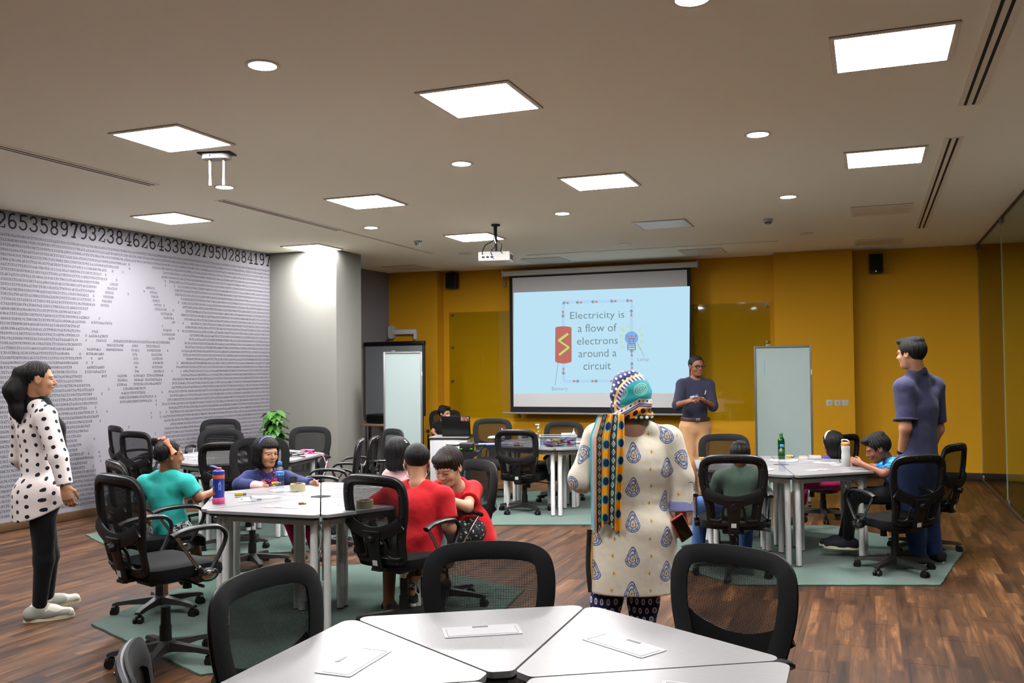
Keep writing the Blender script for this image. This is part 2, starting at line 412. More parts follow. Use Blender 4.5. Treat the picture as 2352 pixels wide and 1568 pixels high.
def panel(x, y, lit, label):
    t = thing('ceiling_panel_light', label, 'light panel', (x, y, CEIL), 0, 'square ceiling light panels')
    MB().box((0, 0, -.002), (.603, .603, .004)).obj('shadow_gap', GAP, t, smooth=False)
    f = MB()
    for s in (-1, 1):
        f.box((s*.288, 0, -.006), (.024, .6, .012)); f.box((0, s*.288, -.006), (.552, .024, .012))
    f.obj('frame', FRM, t, smooth=False)
    MB().box((0, 0, -.005), (.552, .552, .006)).obj('diffuser', (FARM if x > 2 else PWR(x, y)) if lit else OFFM, t, smooth=False)
for c, x in enumerate(PX):
    for r in range(-2, 4):
        y = PYS[r] if r >= 0 else PYS[0]+2.674*r
        lit = (c, r) in LIT or r == -1
        panel(x, y, lit, ('lit' if lit else 'unlit')+' square ceiling panel, '+POSW[c]+', '+ROWW[r])
for k, (x, y) in enumerate(((2.75, 6.2), (2.75, 9.0), (2.75, 11.8))):
    panel(x, y, True, 'lit square ceiling panel in the office beyond the glass, '+['nearest the camera', 'middle one', 'farthest from the camera'][k])
DLM = emis('lit downlight', (255, 250, 235), DOWN_STRENGTH); RIM = mat('white rim', (222, 216, 205), .5)
DX = [-5.36, -3.03, -.715]; DY = [4.09, 6.68, 9.27, 11.92]
for i, x in enumerate(DX):
    for j, y in enumerate(DY+[1.5, -1.1]):
        lit = j not in (3, 5)
        wh = ['first downlight file from the printed wall', 'middle file of downlights', 'downlight file nearest the glass'][i]
        t = thing('downlight', '%s round recessed ceiling light, %s, %s' % ('lit' if lit else 'unlit', wh, ['nearest the camera', 'second from camera', 'third from camera', 'by the back slot', 'above the camera', 'behind the camera'][j]), 'downlight', (x, y, CEIL), 0, 'round downlights')
        MB().lathe([(.094, 0), (.096, -.004), (.088, -.008), (.074, -.006), (.074, 0)], n=28).obj('rim', RIM, t)
        MB().lathe([(.073, -.001), (.073, -.005)], n=28).obj('lens', DLM if lit else OFFM, t)
SLOT = mat('black slot', (16, 15, 14), .8); SLF = mat('slot frame', (238, 228, 208), .5); ALB[0] = .5
def slot(p, q, w, label, lines=2):
    p = Vector(p); q = Vector(q); L = (q-p).length; a = math.atan2(q.y-p.y, q.x-p.x)
    t = thing('slot_diffuser', label, 'air slot', ((p.x+q.x)/2, (p.y+q.y)/2, CEIL), a, 'linear ceiling air slots')
    MB().box((0, 0, -.003), (L, w, .006)).obj('frame', SLF, t, smooth=False)
    for k in range(lines):
        MB().box((0, (k-(lines-1)/2)*w*.36, -.0045), (L-.03, w*.13, .006)).obj('slot', SLOT, t, smooth=False)
slot((-5.87, 3.2), (-5.87, 6.36), .13, 'long air slot near the printed wall, running out of the picture')
slot((-5.80, 7.16), (-5.80, 9.3), .13, 'air slot above the back left table, between light panels')
slot((-5.78, 9.32), (-5.78, 11.72), .04, 'thin dark air slot beyond the white column', 1)
slot((.615, 3.4), (.615, 6.45), .13, 'air slot at upper right nearest the camera')
slot((.60, 7.34), (.60, 12.04), .13, 'long air slot leading towards the right wall loudspeaker')
slot((-4.63, 12.46), (-1.09, 12.46), .03, 'thin crosswise air slot in front of the screen', 1)
ALB[0] = .9
for (x, y), wh in (((-1.04, 10.6), 'in front of the right pilaster'), ((-5.385, 10.5), 'beside the white column')):
    t = thing('smoke_detector', 'small white smoke detector '+wh, 'smoke detector', (x, y, CEIL), 0, 'smoke detectors')
    MB().lathe([(.052, 0), (.052, -.018), (.044, -.03), (.034, -.034), (.034, -.05), (.026, -.056)], n=20).obj('body', WHITEP, t)
    m = MB()
    for k in range(8):
        a = k*math.pi/4; m.box((.034*math.cos(a), .034*math.sin(a), -.042), (.006, .016, .01), rot=Matrix.Rotation(a, 3, 'Z'))
    m.obj('vents', SLOT, t)
ALB[0] = .9
# wireless access point
t = thing('wireless_access_point', 'white ceiling wireless access point with two hanging antennas', 'access point', (-4.58, 5.62, CEIL), R_(15))
MB().box((0, 0, -.006), (.26, .13, .012), .004).obj('bracket', DARKG, t)
MB().prism(rpoly([(-.11, -.06), (.11, -.06), (.11, .06), (-.11, .06)], .055, 6), -.048, -.012).obj('body', WHITEP, t)
for s in (-1, 1):
    a = MB().cyl((s*.055, 0, -.045), (s*.055, 0, -.075), .012, .009).cyl((s*.055, 0, -.075), (s*.053, 0, -.20), .010, .008).cyl((s*.053, 0, -.20), (s*.053, 0, -.245), .0105, .0105).obj('antenna', WHITEP, t)
    MB().cyl((s*.055, 0, -.046), (s*.055, 0, -.062), .0135).obj('antenna_collar', mat('warm brown', (120, 92, 70), .5), a)
MB().cyl((-.028, -.061, -.03), (-.028, -.064, -.03), .006).obj('status_light', emis('blue led', (60, 70, 255), 4.), t)
# ceiling projector
t = thing('projector', 'white video projector hanging from a ceiling pole with cables', 'projector', (-3.96, 9.66, CEIL-.38), R_(12))
P = mat('projector white', (214, 212, 206), .45)
MB().box((0, 0, .0), (.36, .27, .105), .012).obj('body', P, t)
for k in range(6): MB().box((.181, -.09+k*.034, 0), (.004, .012, .06)).obj('vent_slat', DARKG, t)
MB().cyl((-.09, .135, 0), (-.09, .165, 0), .04, .036).obj('lens', BLACKP, t)
MB().cyl((0, 0, .05), (0, 0, .38), .017).cyl((0, 0, .36), (0, 0, .38), .05).box((0, 0, .06), (.12, .10, .02), .004).obj('mount_pole', DARKG, t)
for i, (a, b) in enumerate((((-.13, -.138, .02), -.09), ((-.02, -.138, .01), .03), ((.10, -.138, .03), .09))):
    MB().tube(crom([a, (a[0]*.9, -.19, .05), (b, -.13, .13), (.02*i-.02, -.03, .2), (.016*i-.016, -.02, .36)], 5, False), .0055, 6).obj('cable', BLACKP, t)
MB().cyl((-.0, -.136, -.03), (0, -.139, -.03), .007).obj('status_light', emis('blue led', (60, 70, 255), 4.), t)
for k in range(3): MB().box((-.12+k*.05, -.1365, -.01), (.03, .004, .02)).obj('port', BLACKP, t)
ALB[0] = .5
# ---------------------------------------------------------------- BACK WALL
SY = 13.70
t = thing('projection_screen', 'wide pull-down projection screen showing a slide about electricity', 'screen', (-3.95, SY, .9))
sx0, sx1 = -5.376, -2.485
ALB[0] = .9
MB().box((0.02, 0, 2.21), (3.12, .085, .085), .02).obj('housing', mat('screen housing', (188, 186, 178), .45), t)
for s in (-1, 1):
    MB().box((s*1.56+.02, 0, 2.21), (.02, .1, .11), .004).obj('end_cap', WHITEP, t); MB().box((s*1.3, .19, 2.24), (.03, .33, .03)).obj('wall_bracket', WHITEP, t)
ALB[0] = 1.; SCRM = mat('screen fabric', (186, 186, 186), .9, spec=.1); ALB[0] = .5
MB().box((0.02, 0, 1.09), (2.91, .004, 2.22)).obj('black_border', mat('screen black', (12, 12, 13), .8), t, smooth=False)
MB().box((0.02, -.003, 1.11), (2.80, .003, 2.06)).obj('fabric', SCRM, t, smooth=False)
MB().cyl((-1.56, 0, -.024), (1.60, 0, -.024), .016).obj('bottom_bar', mat('bar grey', (170, 168, 162), .4), t)
def SP(px, py, k=0): p = aty(px, py, SY-.006-.0006*k); return (p[0]+3.95, p[1]-SY, p[2]-.9)
def spoly(name, pts, m, k, par): return MB().add([SP(x, y, k) for x, y in pts], [tuple(range(len(pts)))]).obj(name, m, par, smooth=False)
SLI = emis('slide light', (190, 229, 247), 0.853); ST = emis('slide text', (128, 150, 158), 0.696); SRED = emis('slide red', (206, 120, 112), 0.739); SDOT = emis('slide dots', (222, 142, 138), 0.766)
SPALE = emis('slide pale path', (186, 220, 248), 0.827); SYEL = emis('slide lime', (200, 226, 120), 0.827); SBLU = emis('slide blue', (132, 186, 243), 0.783); SGR = emis('slide grey', (126, 142, 150), 0.696); SLIL = emis('slide lilac text', (168, 176, 205), 0.713)
img = spoly('projected_slide', [(1180, 672), (1584.5, 657), (1583, 903), (1180, 904)], SLI, 0, t)
def smulti(name, polys, m, k):
    b = MB()
    for pl in polys: b.add([SP(x, y, k) for x, y in pl], [tuple(range(len(pl)))])
    return b.obj(name, m, t, smooth=False)
def bar(a, b, w):
    a = np.array(a, float); b = np.array(b, float); d = (b-a)/np.linalg.norm(b-a); n = np.array([-d[1], d[0]])*w/2
    return [a+n, b+n, b-n, a-n]
def disc(c, r, n=12): return [(c[0]+r*math.cos(i*2*math.pi/n), c[1]+r*math.sin(i*2*math.pi/n)) for i in range(n)]
smulti('circuit_path', [bar((1293, 694), (1451, 690), 7), bar((1293.5, 694), (1295, 876), 7), bar((1295, 876), (1452, 874), 7), bar((1451, 690), (1451, 874), 7)], SPALE, 1)
arr = []; dots = []
for x, y in ((1304, 695.5), (1335, 694.5), (1370, 693), (1413.5, 691.5), (1450, 690.5)): dots.append(disc((x, y), 2.7)); arr += [bar((x-3, y), (x-11, y), 1.6), bar((x-11.5, y), (x-7, y-3.6), 1.5), bar((x-11.5, y), (x-7, y+3.6), 1.5)]
for x, y in ((1318, 875), (1360.5, 875), (1404, 875)): dots.append(disc((x, y), 2.7)); arr += [bar((x+3, y), (x+11, y), 1.6), bar((x+11.5, y), (x+7, y-3.6), 1.5), bar((x+11.5, y), (x+7, y+3.6), 1.5)]
for x, y in ((1293, 716), (1294, 847)): dots.append(disc((x, y), 2.7)); arr += [bar((x, y+3), (x, y+12), 1.6), bar((x, y+12.5), (x-3.6, y+8), 1.5), bar((x, y+12.5), (x+3.6, y+8), 1.5)]
for x, y in ((1450, 724), (1451, 816), (1451.5, 845)): dots.append(disc((x, y), 2.7)); arr += [bar((x, y-3), (x, y-12), 1.6), bar((x, y-12.5), (x-3.6, y-8), 1.5), bar((x, y-12.5), (x+3.6, y-8), 1.5)]
for q in dots: smulti('electron_dot', [q], SDOT, 2)
for q in range(0, len(arr), 3): smulti('arrow', arr[q:q+3], SGR, 2)
bat = [(1275.5, 754)]+[(1294+18.7*math.cos(R_(a)), 753+-4*math.sin(R_(a))) for a in range(180, -1, -20)]+[(1294+19*math.cos(R_(a)), 829-5.5*math.sin(R_(a))) for a in range(0, -181, -20)]
smulti('battery_drawing', [bat], SRED, 3)
smulti('lightning_drawing', [bar((1305, 766), (1283, 782), 5.5), bar((1282, 781), (1307, 798), 4), bar((1307, 797), (1284, 815), 5)], SYEL, 4)
smulti('bulb_drawing', [disc((1450.5, 776), 15.5, 22)], SBLU, 3)
smulti('bulb_rays', [bar((1438, 769), (1443, 774), 2), bar((1450.5, 769), (1450.5, 774), 2), bar((1463, 769), (1458, 774), 2), bar((1442, 777.5), (1459.5, 777.5), 2.4)], SRED, 4)
smulti('bulb_base', [bar((1446.5, 779), (1446.5, 786), 2), bar((1455, 779), (1455, 786), 2)]+[bar((1441.5, y), (1459.5, y), 1.7) for y in (790, 794, 798, 803)]+[bar((1442, 789), (1442, 804), 1.8), bar((1459.2, 789), (1459.2, 804), 1.8)], SGR, 4)
sp = []
for x, y in ((1428, 755), (1433, 758), (1470, 755), (1474, 769), (1474, 785), (1427, 786), (1429, 797), (1470, 798), (1427, 771), (1443, 749)):
    sp += [bar((x-4.5, y-4.5), (x+4.5, y+4.5), 1.), bar((x-4.5, y+4.5), (x+4.5, y-4.5), 1.)]
smulti('sparkles', sp, SYEL, 2)
smulti('leader_line', [bar((1282, 832), (1275, 885), .8)], SGR, 2); smulti('leader_line', [bar((1464, 787), (1480, 820), .8)], SGR, 2)
for s_, x0, x1, y0, y1, m_ in (('Electricity is', 1309.6, 1434, 715, 736, ST), ('a flow of', 1327, 1416.6, 743.5, 761.5, ST), ('electrons', 1325.4, 1419, 773.6, 790.5, ST), ('around a', 1328.7, 1416, 801.8, 819.5, ST), ('circuit', 1340, 1403, 831.6, 848.5, ST), ('Lamp', 1464, 1490, 820.8, 831.2, SLIL), ('Battery', 1268, 1304, 888, 899, SLIL)):
    tm = text_mesh(s_, 1., bold=-.004); co = np.array([v.co[:] for v in tm.vertices]); mn = co.min(0); mx = co.max(0)
    for i, v in enumerate(tm.vertices):
        u = (co[i, 0]-mn[0])/(mx[0]-mn[0]); w = (co[i, 1]-mn[1])/(mx[1]-mn[1])
        v.co = SP(x0+u*(x1-x0), y1+w*(y0-y1)+(u-.5)*(x1-x0)*-.025, 3)
    tm.materials.clear(); tm.materials.append(m_); link('slide_text', tm, t)
# screen switch box
tag(MB().box((-5.6, BY-.02, 2.98), (.05, .04, .10), .005).obj('switch_box', mat('beige plastic', (190, 178, 140), .5)), 'small pale switch box beside the projection screen', 'switch')
# loudspeakers
for (x, z, y, lab) in ((-6.50, 3.07, BY, 'black wall loudspeaker left of the projection screen'), (.10, 3.02, BY, 'black wall loudspeaker near the glass partition')):
    t = thing('loudspeaker', lab, 'loudspeaker', (x, y, z), 0, 'wall loudspeakers')
    MB().box((0, -.13, 0), (.19, .16, .27), .02).obj('cabinet', BLACKP, t)
    MB().box((0, -.213, .01), (.165, .008, .235), .006).obj('grille', mat('speaker grille', (14, 14, 15), .9, bump=lambda nt: (noise(nt, coord(nt), 400., 1.), .002, .6)), t)
    MB().box((0, -.03, 0), (.05, .07, .06)).obj('bracket', DARKG, t); MB().cyl((.0, -.214, -.115), (0, -.2185, -.115), .007).obj('badge', CHROME, t)
# wall-mounted glass writing boards
GBM = glassmat('board glass', (240, 243, 208), 1.4, .03)
for (x0, x1, lab) in ((-6.60, -5.32, 'tinted glass writing board left of the screen'), (-2.52, -1.37, 'tinted glass writing board right of the screen, behind the presenter')):
    t = thing('glass_board', lab, 'glass board', ((x0+x1)/2, BY-.05, 1.66), 0, 'wall glass boards'); w = x1-x0
    MB().box((0, 0.005, 0), (w, .008, 1.76)).obj('pane', GBM, t, smooth=False)
    for sx in (-1, 1):
        for z in (-.83, -.27, .29, .83): MB().cyl((sx*(w/2-.05), .049, z), (sx*(w/2-.05), -.006, z), .014, n=12).obj('standoff', STEEL, t)
# switch plates on the right pilaster
for k, x in enumerate((-.555, -.445, -.34)):
    t = thing('switch_plate', ['white switch plate farthest from the glass partition', 'middle white switch plate on the mustard pilaster', 'white switch plate nearest the glass partition'][k], 'switch', (x, PY, 1.06), 0, 'switch plates')
    MB().box((0, -.006, 0), (.086, .01, .086), .004).obj('plate', WHITEP, t)
    if k < 2: MB().box((0, -.013, 0), (.022, .006, .03), .002).obj('rocker', mat('rocker grey', (190, 190, 188), .4), t)
    else:
        for j in range(2): MB().box((-.018+.036*j, -.012, 0), (.03, .005, .06), .002).obj('rocker', WHITEP, t)
# mobile whiteboards
ALB[0] = .42; WB = mat('whiteboard face', (196, 214, 212), .18, spec=.5, fn=lambda nt: mix(nt, noise(nt, coord(nt), 2.2, 2.)*.5, (192, 210, 207), (204, 220, 218))); ALB[0] = .5
ALU = mat('aluminium frame', (150, 152, 150), .35, .6)
def whiteboard(label, loc, rz, w, h, z0, frame):
    t = thing('mobile_whiteboard', label, 'whiteboard', loc, rz, 'mobile whiteboards')
    MB().box((0, 0, z0+h/2), (w-.03, .018, h-.03)).obj('panel', WB, t, smooth=False)
    f = MB()
    for s in (-1, 1): f.box((s*(w/2-.012), 0, z0+h/2), (.024, .036, h), .004)
    for z in (z0+.012, z0+h-.012): f.box((0, 0, z), (w-.048, .036, .024), .004)
    f.obj('frame', frame, t)
    for s in (-1, 1):
        ft = MB().box((s*(w/2-.05), 0, .075), (.035, .5, .03), .006).box((s*(w/2-.05), 0, (z0+.075)/2+.02), (.03, .03, max(.02, z0-.06))).obj('foot', frame, t)
        for k in (-1, 1):
            MB().cyl((s*(w/2-.05)-.012, k*.22, .03), (s*(w/2-.05)+.012, k*.22, .03), .03, n=14).obj('caster', BLACKP, ft)
    MB().box((-w*.25, -.004, z0+h+.008), (.05, .02, .016), .004).obj('clip', ALU, t); MB().box((w/2-.005, -.02, z0+h*.82), (.012, .012, .06), .003).obj('latch', WHITEP, t)
    return t
whiteboard('tall mobile whiteboard in front of the right pilaster', (-.945, 11.02, 0), R_(3), .64, 1.70, .12, mat('olive frame', (96, 100, 86), .5))
wb2 = whiteboard('narrow mobile whiteboard beside the white column', (-5.96, 11.15, 0), R_(24), .53, 1.70, .13, ALU)
MK = mat('marker scribble', (120, 160, 190), .6)
b = MB(); b.tube([(-.20, -.010, 1.66), (-.21, -.010, 1.63), (-.195, -.010, 1.60), (-.205, -.010, 1.55), (-.2, -.010, 1.48)], .002, 4); o = b.obj('scribble', MK, bpy.data.objects['mobile_whiteboard'])
# interactive board behind the column
t = thing('interactive_board', 'large grey board with thick black top rail behind the column', 'board', (-7.05, 12.9, 0), R_(-6))
MB().box((0, 0, 1.42), (1.1, .03, 1.1)).obj('panel', mat('board grey', (150, 154, 156), .4), t, smooth=False)
MB().box((0.0, 0, 2.0), (1.16, .07, .07), .015).obj('top_rail', BLACKP, t); MB().box((.56, 0, 1.42), (.03, .05, 1.12), .006).obj('side_rail', DARKG, t)
for s in (-1, 1): MB().box((s*.5, .03, .45), (.04, .03, .9)).box((s*.5, 0, .02), (.05, .55, .04), .008).obj('leg', DARKG, t)
# short-throw projector arm on the left pilaster
ALB[0] = .9
t = thing('wall_bracket', 'white wall bracket arm with a bare lamp-like mount', 'wall arm', (-7.55, PY, 2.22))
MB().prism(rpoly([(-.06, -.11), (.06, -.11), (.06, .11), (-.06, .11)], .045, 6), 0, .10).obj('wall_plate', WHITEP, t).rotation_euler = (R_(90), 0, 0)
MB().box((.26, -.09, .0), (.44, .07, .085), .015).obj('arm', mat('arm grey', (196, 198, 204), .35), t)
MB().box((.46, -.09, -.06), (.05, .06, .14), .012).obj('elbow', mat('arm grey'), t)
MB().cyl((.47, -.09, -.12), (.47, -.09, -.17), .03, .012).cyl((.47, -.09, -.165), (.47, -.09, -.175), .16, .16, n=24).obj('mount_disc', mat('clear grey', (150, 140, 110), .2), t)
MB().box((-.02, -.1, -.135), (.14, .03, .012)).obj('ledge', DARKG, t)
ALB[0] = .5
# desk with printer behind column
t = thing('side_desk', 'pale side desk behind the white column', 'desk', (-6.95, 12.25, 0))
MB().box((0, 0, .765), (1.1, .55, .03), .004).obj('desktop', mat('beech top', (176, 150, 112), .5), t)
for sx in (-1, 1):
    for sy in (-1, 1): MB().box((sx*.50, sy*.22, .375), (.05, .05, .75), .004).obj('leg', WMETAL, t)
t = thing('printer', 'flat black printer on the side desk', 'printer', (-6.85, 12.25, .78))
MB().box((0, 0, .065), (.46, .36, .11), .02).obj('body', BLACKP, t); MB().box((0, 0, .13), (.44, .34, .025), .008).obj('lid', DARKG, t)
ALB[0] = .46
# ---------------------------------------------------------------- RUGS
def rugcol(nt):
    p = coord(nt); return mix(nt, noise(nt, p, 6., 4.)*.6+noise(nt, p, 160., 2.)*.5-.05, (42, 92, 76), (82, 134, 113))
RUGM = mat('green carpet', (74, 122, 104), .95, spec=.1, sheen=.3, fn=rugcol, bump=lambda nt: (noise(nt, coord(nt), 420., 3., .8), .006, .9))
for k, lab in (('right', 'green hexagonal rug under the right-hand hexagon table'), ('left', 'green hexagonal rug under the table with the red-shirted boys'), ('back', 'green hexagonal rug under the table by the printed wall'), ('centre', 'green hexagonal rug under the craft table before the screen')):
    c, R, a0 = RUGS[k]; pts = hexa(c, R, a0); rr = random.Random(k); poly = []
    for i in range(6):
        p, q = Vector(pts[i]), Vector(pts[(i+1) % 6]); nn = (q-p).orthogonal().normalized()
        for j in range(24): poly.append(tuple(p.lerp(q, j/24)-Vector(c)+nn*rr.uniform(-.006, .006)))
    o = MB().prism(poly, .0005, .011).obj('rug', RUGM, smooth=False); o.location = (c[0], c[1], 0); tag(o, lab, 'rug', 'green hexagonal rugs')
ALB[0] = .5
# ---------------------------------------------------------------- TABLES
TOP = .735
def tabletop(nt):
    p = sep(nt, coord(nt)); g = noise(nt, vec(nt, p[0]*9., p[1]*.6, 0.), 14., 4., .7)
    return mix(nt, g, (148, 146, 147), (172, 170, 171))
TOPM = mat('white wood-grain laminate', (214, 211, 212), .32, spec=.45, fn=tabletop)
EDG = mat('dark green edge', (18, 30, 26), .6); LIDM = mat('cable lid white', (200, 200, 202), .3); NOTCH = mat('notch grey', (70, 74, 78), .4)
TR = .84
def wedge(ins, rad_in, r0=.035):
    """outline of one wedge, local: centre of the hexagon at origin, outer edge towards +Y"""
    a = R_(30); pts = [(TR*math.sin(a), TR*math.cos(a)), (-TR*math.sin(a), TR*math.cos(a)), (-rad_in*math.sin(a), rad_in*math.cos(a)), (rad_in*math.sin(a), rad_in*math.cos(a))]
    c = Vector((0, TR*.55)); out = []
    n = len(pts)
    for i in range(n):
        p = Vector(pts[i]); e0 = (p-Vector(pts[i-1])).normalized(); e1 = (Vector(pts[(i+1) % n])-p).normalized()
        n0 = Vector((-e0.y, e0.x)); n1 = Vector((-e1.y, e1.x)); b = (n0+n1); out.append(tuple(p+b*(ins/ (b.dot(n0)))))
    return rpoly(out, [r0, r0, .025, .025], 5)
_tm = {}
_tm['table_top'] = MB().prism(wedge(.004, .07), TOP-.018, TOP).mesh('table_top', True); _tm['table_top'].materials.append(TOPM)
_tm['edge_band'] = MB().prism(wedge(.012, .09), TOP-.034, TOP-.018).mesh('edge_band', True); _tm['edge_band'].materials.append(EDG)
LEGP = [(.31, .615), (-.31, .615), (.055, .155), (-.055, .155)]
m = MB(); z = TOP-.056
for a, b in (((.31, .615), (-.31, .615)), ((.31, .615), (.055, .155)), ((-.31, .615), (-.055, .155))):
    a = Vector((*a, z)); b = Vector((*b, z)); d = b-a; m.box((a+b)/2, (d.length, .024, .044), .003, Matrix.Rotation(math.atan2(d.y, d.x), 3, 'Z'))
_tm['frame_rail'] = m.mesh('frame_rail', True); _tm['frame_rail'].materials.append(WMETAL)
_tm['leg'] = MB().cyl((0, 0, .015), (0, 0, TOP-.034), .0225, n=16).mesh('leg', True); _tm['leg'].materials.append(WMETAL)
_tm['foot_cap'] = MB().cyl((0, 0, .011), (0, 0, .018), .0235, n=16).mesh('foot_cap', True); _tm['foot_cap'].materials.append(BLACKP)
_tm['cable_lid'] = MB().prism(rpoly([(-.125, .41), (.125, .41), (.125, .525), (-.125, .525)], .006, 3), TOP+.0002, TOP+.0022).mesh('cable_lid', True); _tm['cable_lid'].materials.append(LIDM)
m = MB()
for s in (-1, 1): m.box((s*.113, .462, TOP+.0026), (.002, .085, .0008))
m.box((0, .422, TOP+.0026), (.224, .002, .0008))
_tm['lid_groove'] = m.mesh('lid_groove'); _tm['lid_groove'].materials.append(mat('groove grey', (150, 150, 152), .5))
_tm['lid_notch'] = MB().box((0, .512, TOP+.0026), (.052, .012, .001)).mesh('lid_notch'); _tm['lid_notch'].materials.append(NOTCH)
def table(c, a0, tname, skip=()):
    out = []
    for k in range(6):
        if k in skip: continue
        mid = a0+30+60*k; d = np.array([math.cos(R_(mid)), math.sin(R_(mid))])
        out.append((k, mid, d))
    for k, mid, d in out:
        # where the wedge lies as one looks into the room
        u = d@_R[:2]; v = d@_F[:2]
        w = ('front' if v < -.35 else 'far' if v > .35 else '')+(' left' if u < -.3 else ' right' if u > .3 else '')
        w = w.strip() or 'middle'
        t = thing('wedge_table', 'white wedge table forming the %s part of the %s' % (w, tname), 'table', (c[0], c[1], 0), R_(mid-90), 'wedge tables of the '+tname)
        for nm in ('table_top', 'edge_band', 'frame_rail', 'cable_lid'):
            o = link(nm, _tm[nm], t)
            if nm == 'cable_lid': link('lid_groove', _tm['lid_groove'], o); link('lid_notch', _tm['lid_notch'], o)
        for x, y in LEGP:
            o = link('leg', _tm['leg'], t); o.location = (x, y, 0); link('foot_cap', _tm['foot_cap'], o)
NTC, LTC, RTC, CTC, BTC = (-.945, 2.345), (-3.461, 5.301), (-.735, 8.24), (-3.29, 10.0), (-5.873, 7.59)
table(NTC, 90+1, 'empty near hexagon'); table(LTC, 243, 'hexagon with the red-shirted boys'); table(RTC, 222, 'right-hand hexagon'); table(CTC, 222, 'craft hexagon before the screen'); table(BTC, 279, 'hexagon by the printed wall')
# ---------------------------------------------------------------- CHAIRS
def meshalpha(nt):
    p = sep(nt, coord(nt, 'Generated')); q = sep(nt, attr(nt, 'pc'))
    a = (q[0]*1900.).sin()*.5+.5; b = (q[1]*1900.).sin()*.5+.5
    hole = (a*b).gt(.36)
    return 1.-hole*.82
MESHF = mat('black chair mesh', (15, 15, 16), .8, spec=.2, alpha=meshalpha)
PAD = mat('black mesh-wrapped rim', (15, 15, 16), .75, spec=.3, bump=lambda nt: (noise(nt, coord(nt), 700., 1.), .003, .5))
SEATM = mat('black seat fabric', (15, 15, 16), .85, spec=.2, bump=lambda nt: (noise(nt, coord(nt), 500., 2.), .003, .4))
STICK = mat('sticker white', (228, 228, 224), .5); DUST = mat('dark base plastic', (34, 33, 32), .5)
# back outline (half), h 0..1 bottom to top
BZ0, BZ1 = .425, .965
HALF = [(0., .0), (.12, .0), (.182, .035), (.197, .12), (.203, .24), (.218, .38), (.238, .52), (.249, .66), (.248, .80), (.228, .915), (.175, .98), (.095, 1.), (0., 1.004)]
def back_pt(x, h, off=0.):
    z = BZ0+(BZ1-BZ0)*h; y = -.215-.10*h+.05*math.sin(min(1, max(0, h))*math.pi)*-.35+.75*x*x*(.7+.3*h)
    n = Vector((-.9*x, 1, .17)).normalized(); return Vector((x, y, z))+n*off
half = crom(HALF, 4, False); outl = [(x, h) for x, h in half]+[(-x, h) for x, h in half[::-1][1:-1]]
def inset(pts, d):
    n = len(pts); out = []; S = (BZ1-BZ0)
    for i in range(n):
        p = np.array([pts[i][0], pts[i][1]*S]); a = np.array([pts[i-1][0], pts[i-1][1]*S]); b = np.array([pts[(i+1) % n][0], pts[(i+1) % n][1]*S])
        t = b-a; t /= np.linalg.norm(t)+1e-9; q = p+np.array([-t[1], t[0]])*d; out.append((q[0], q[1]/S))
    return out
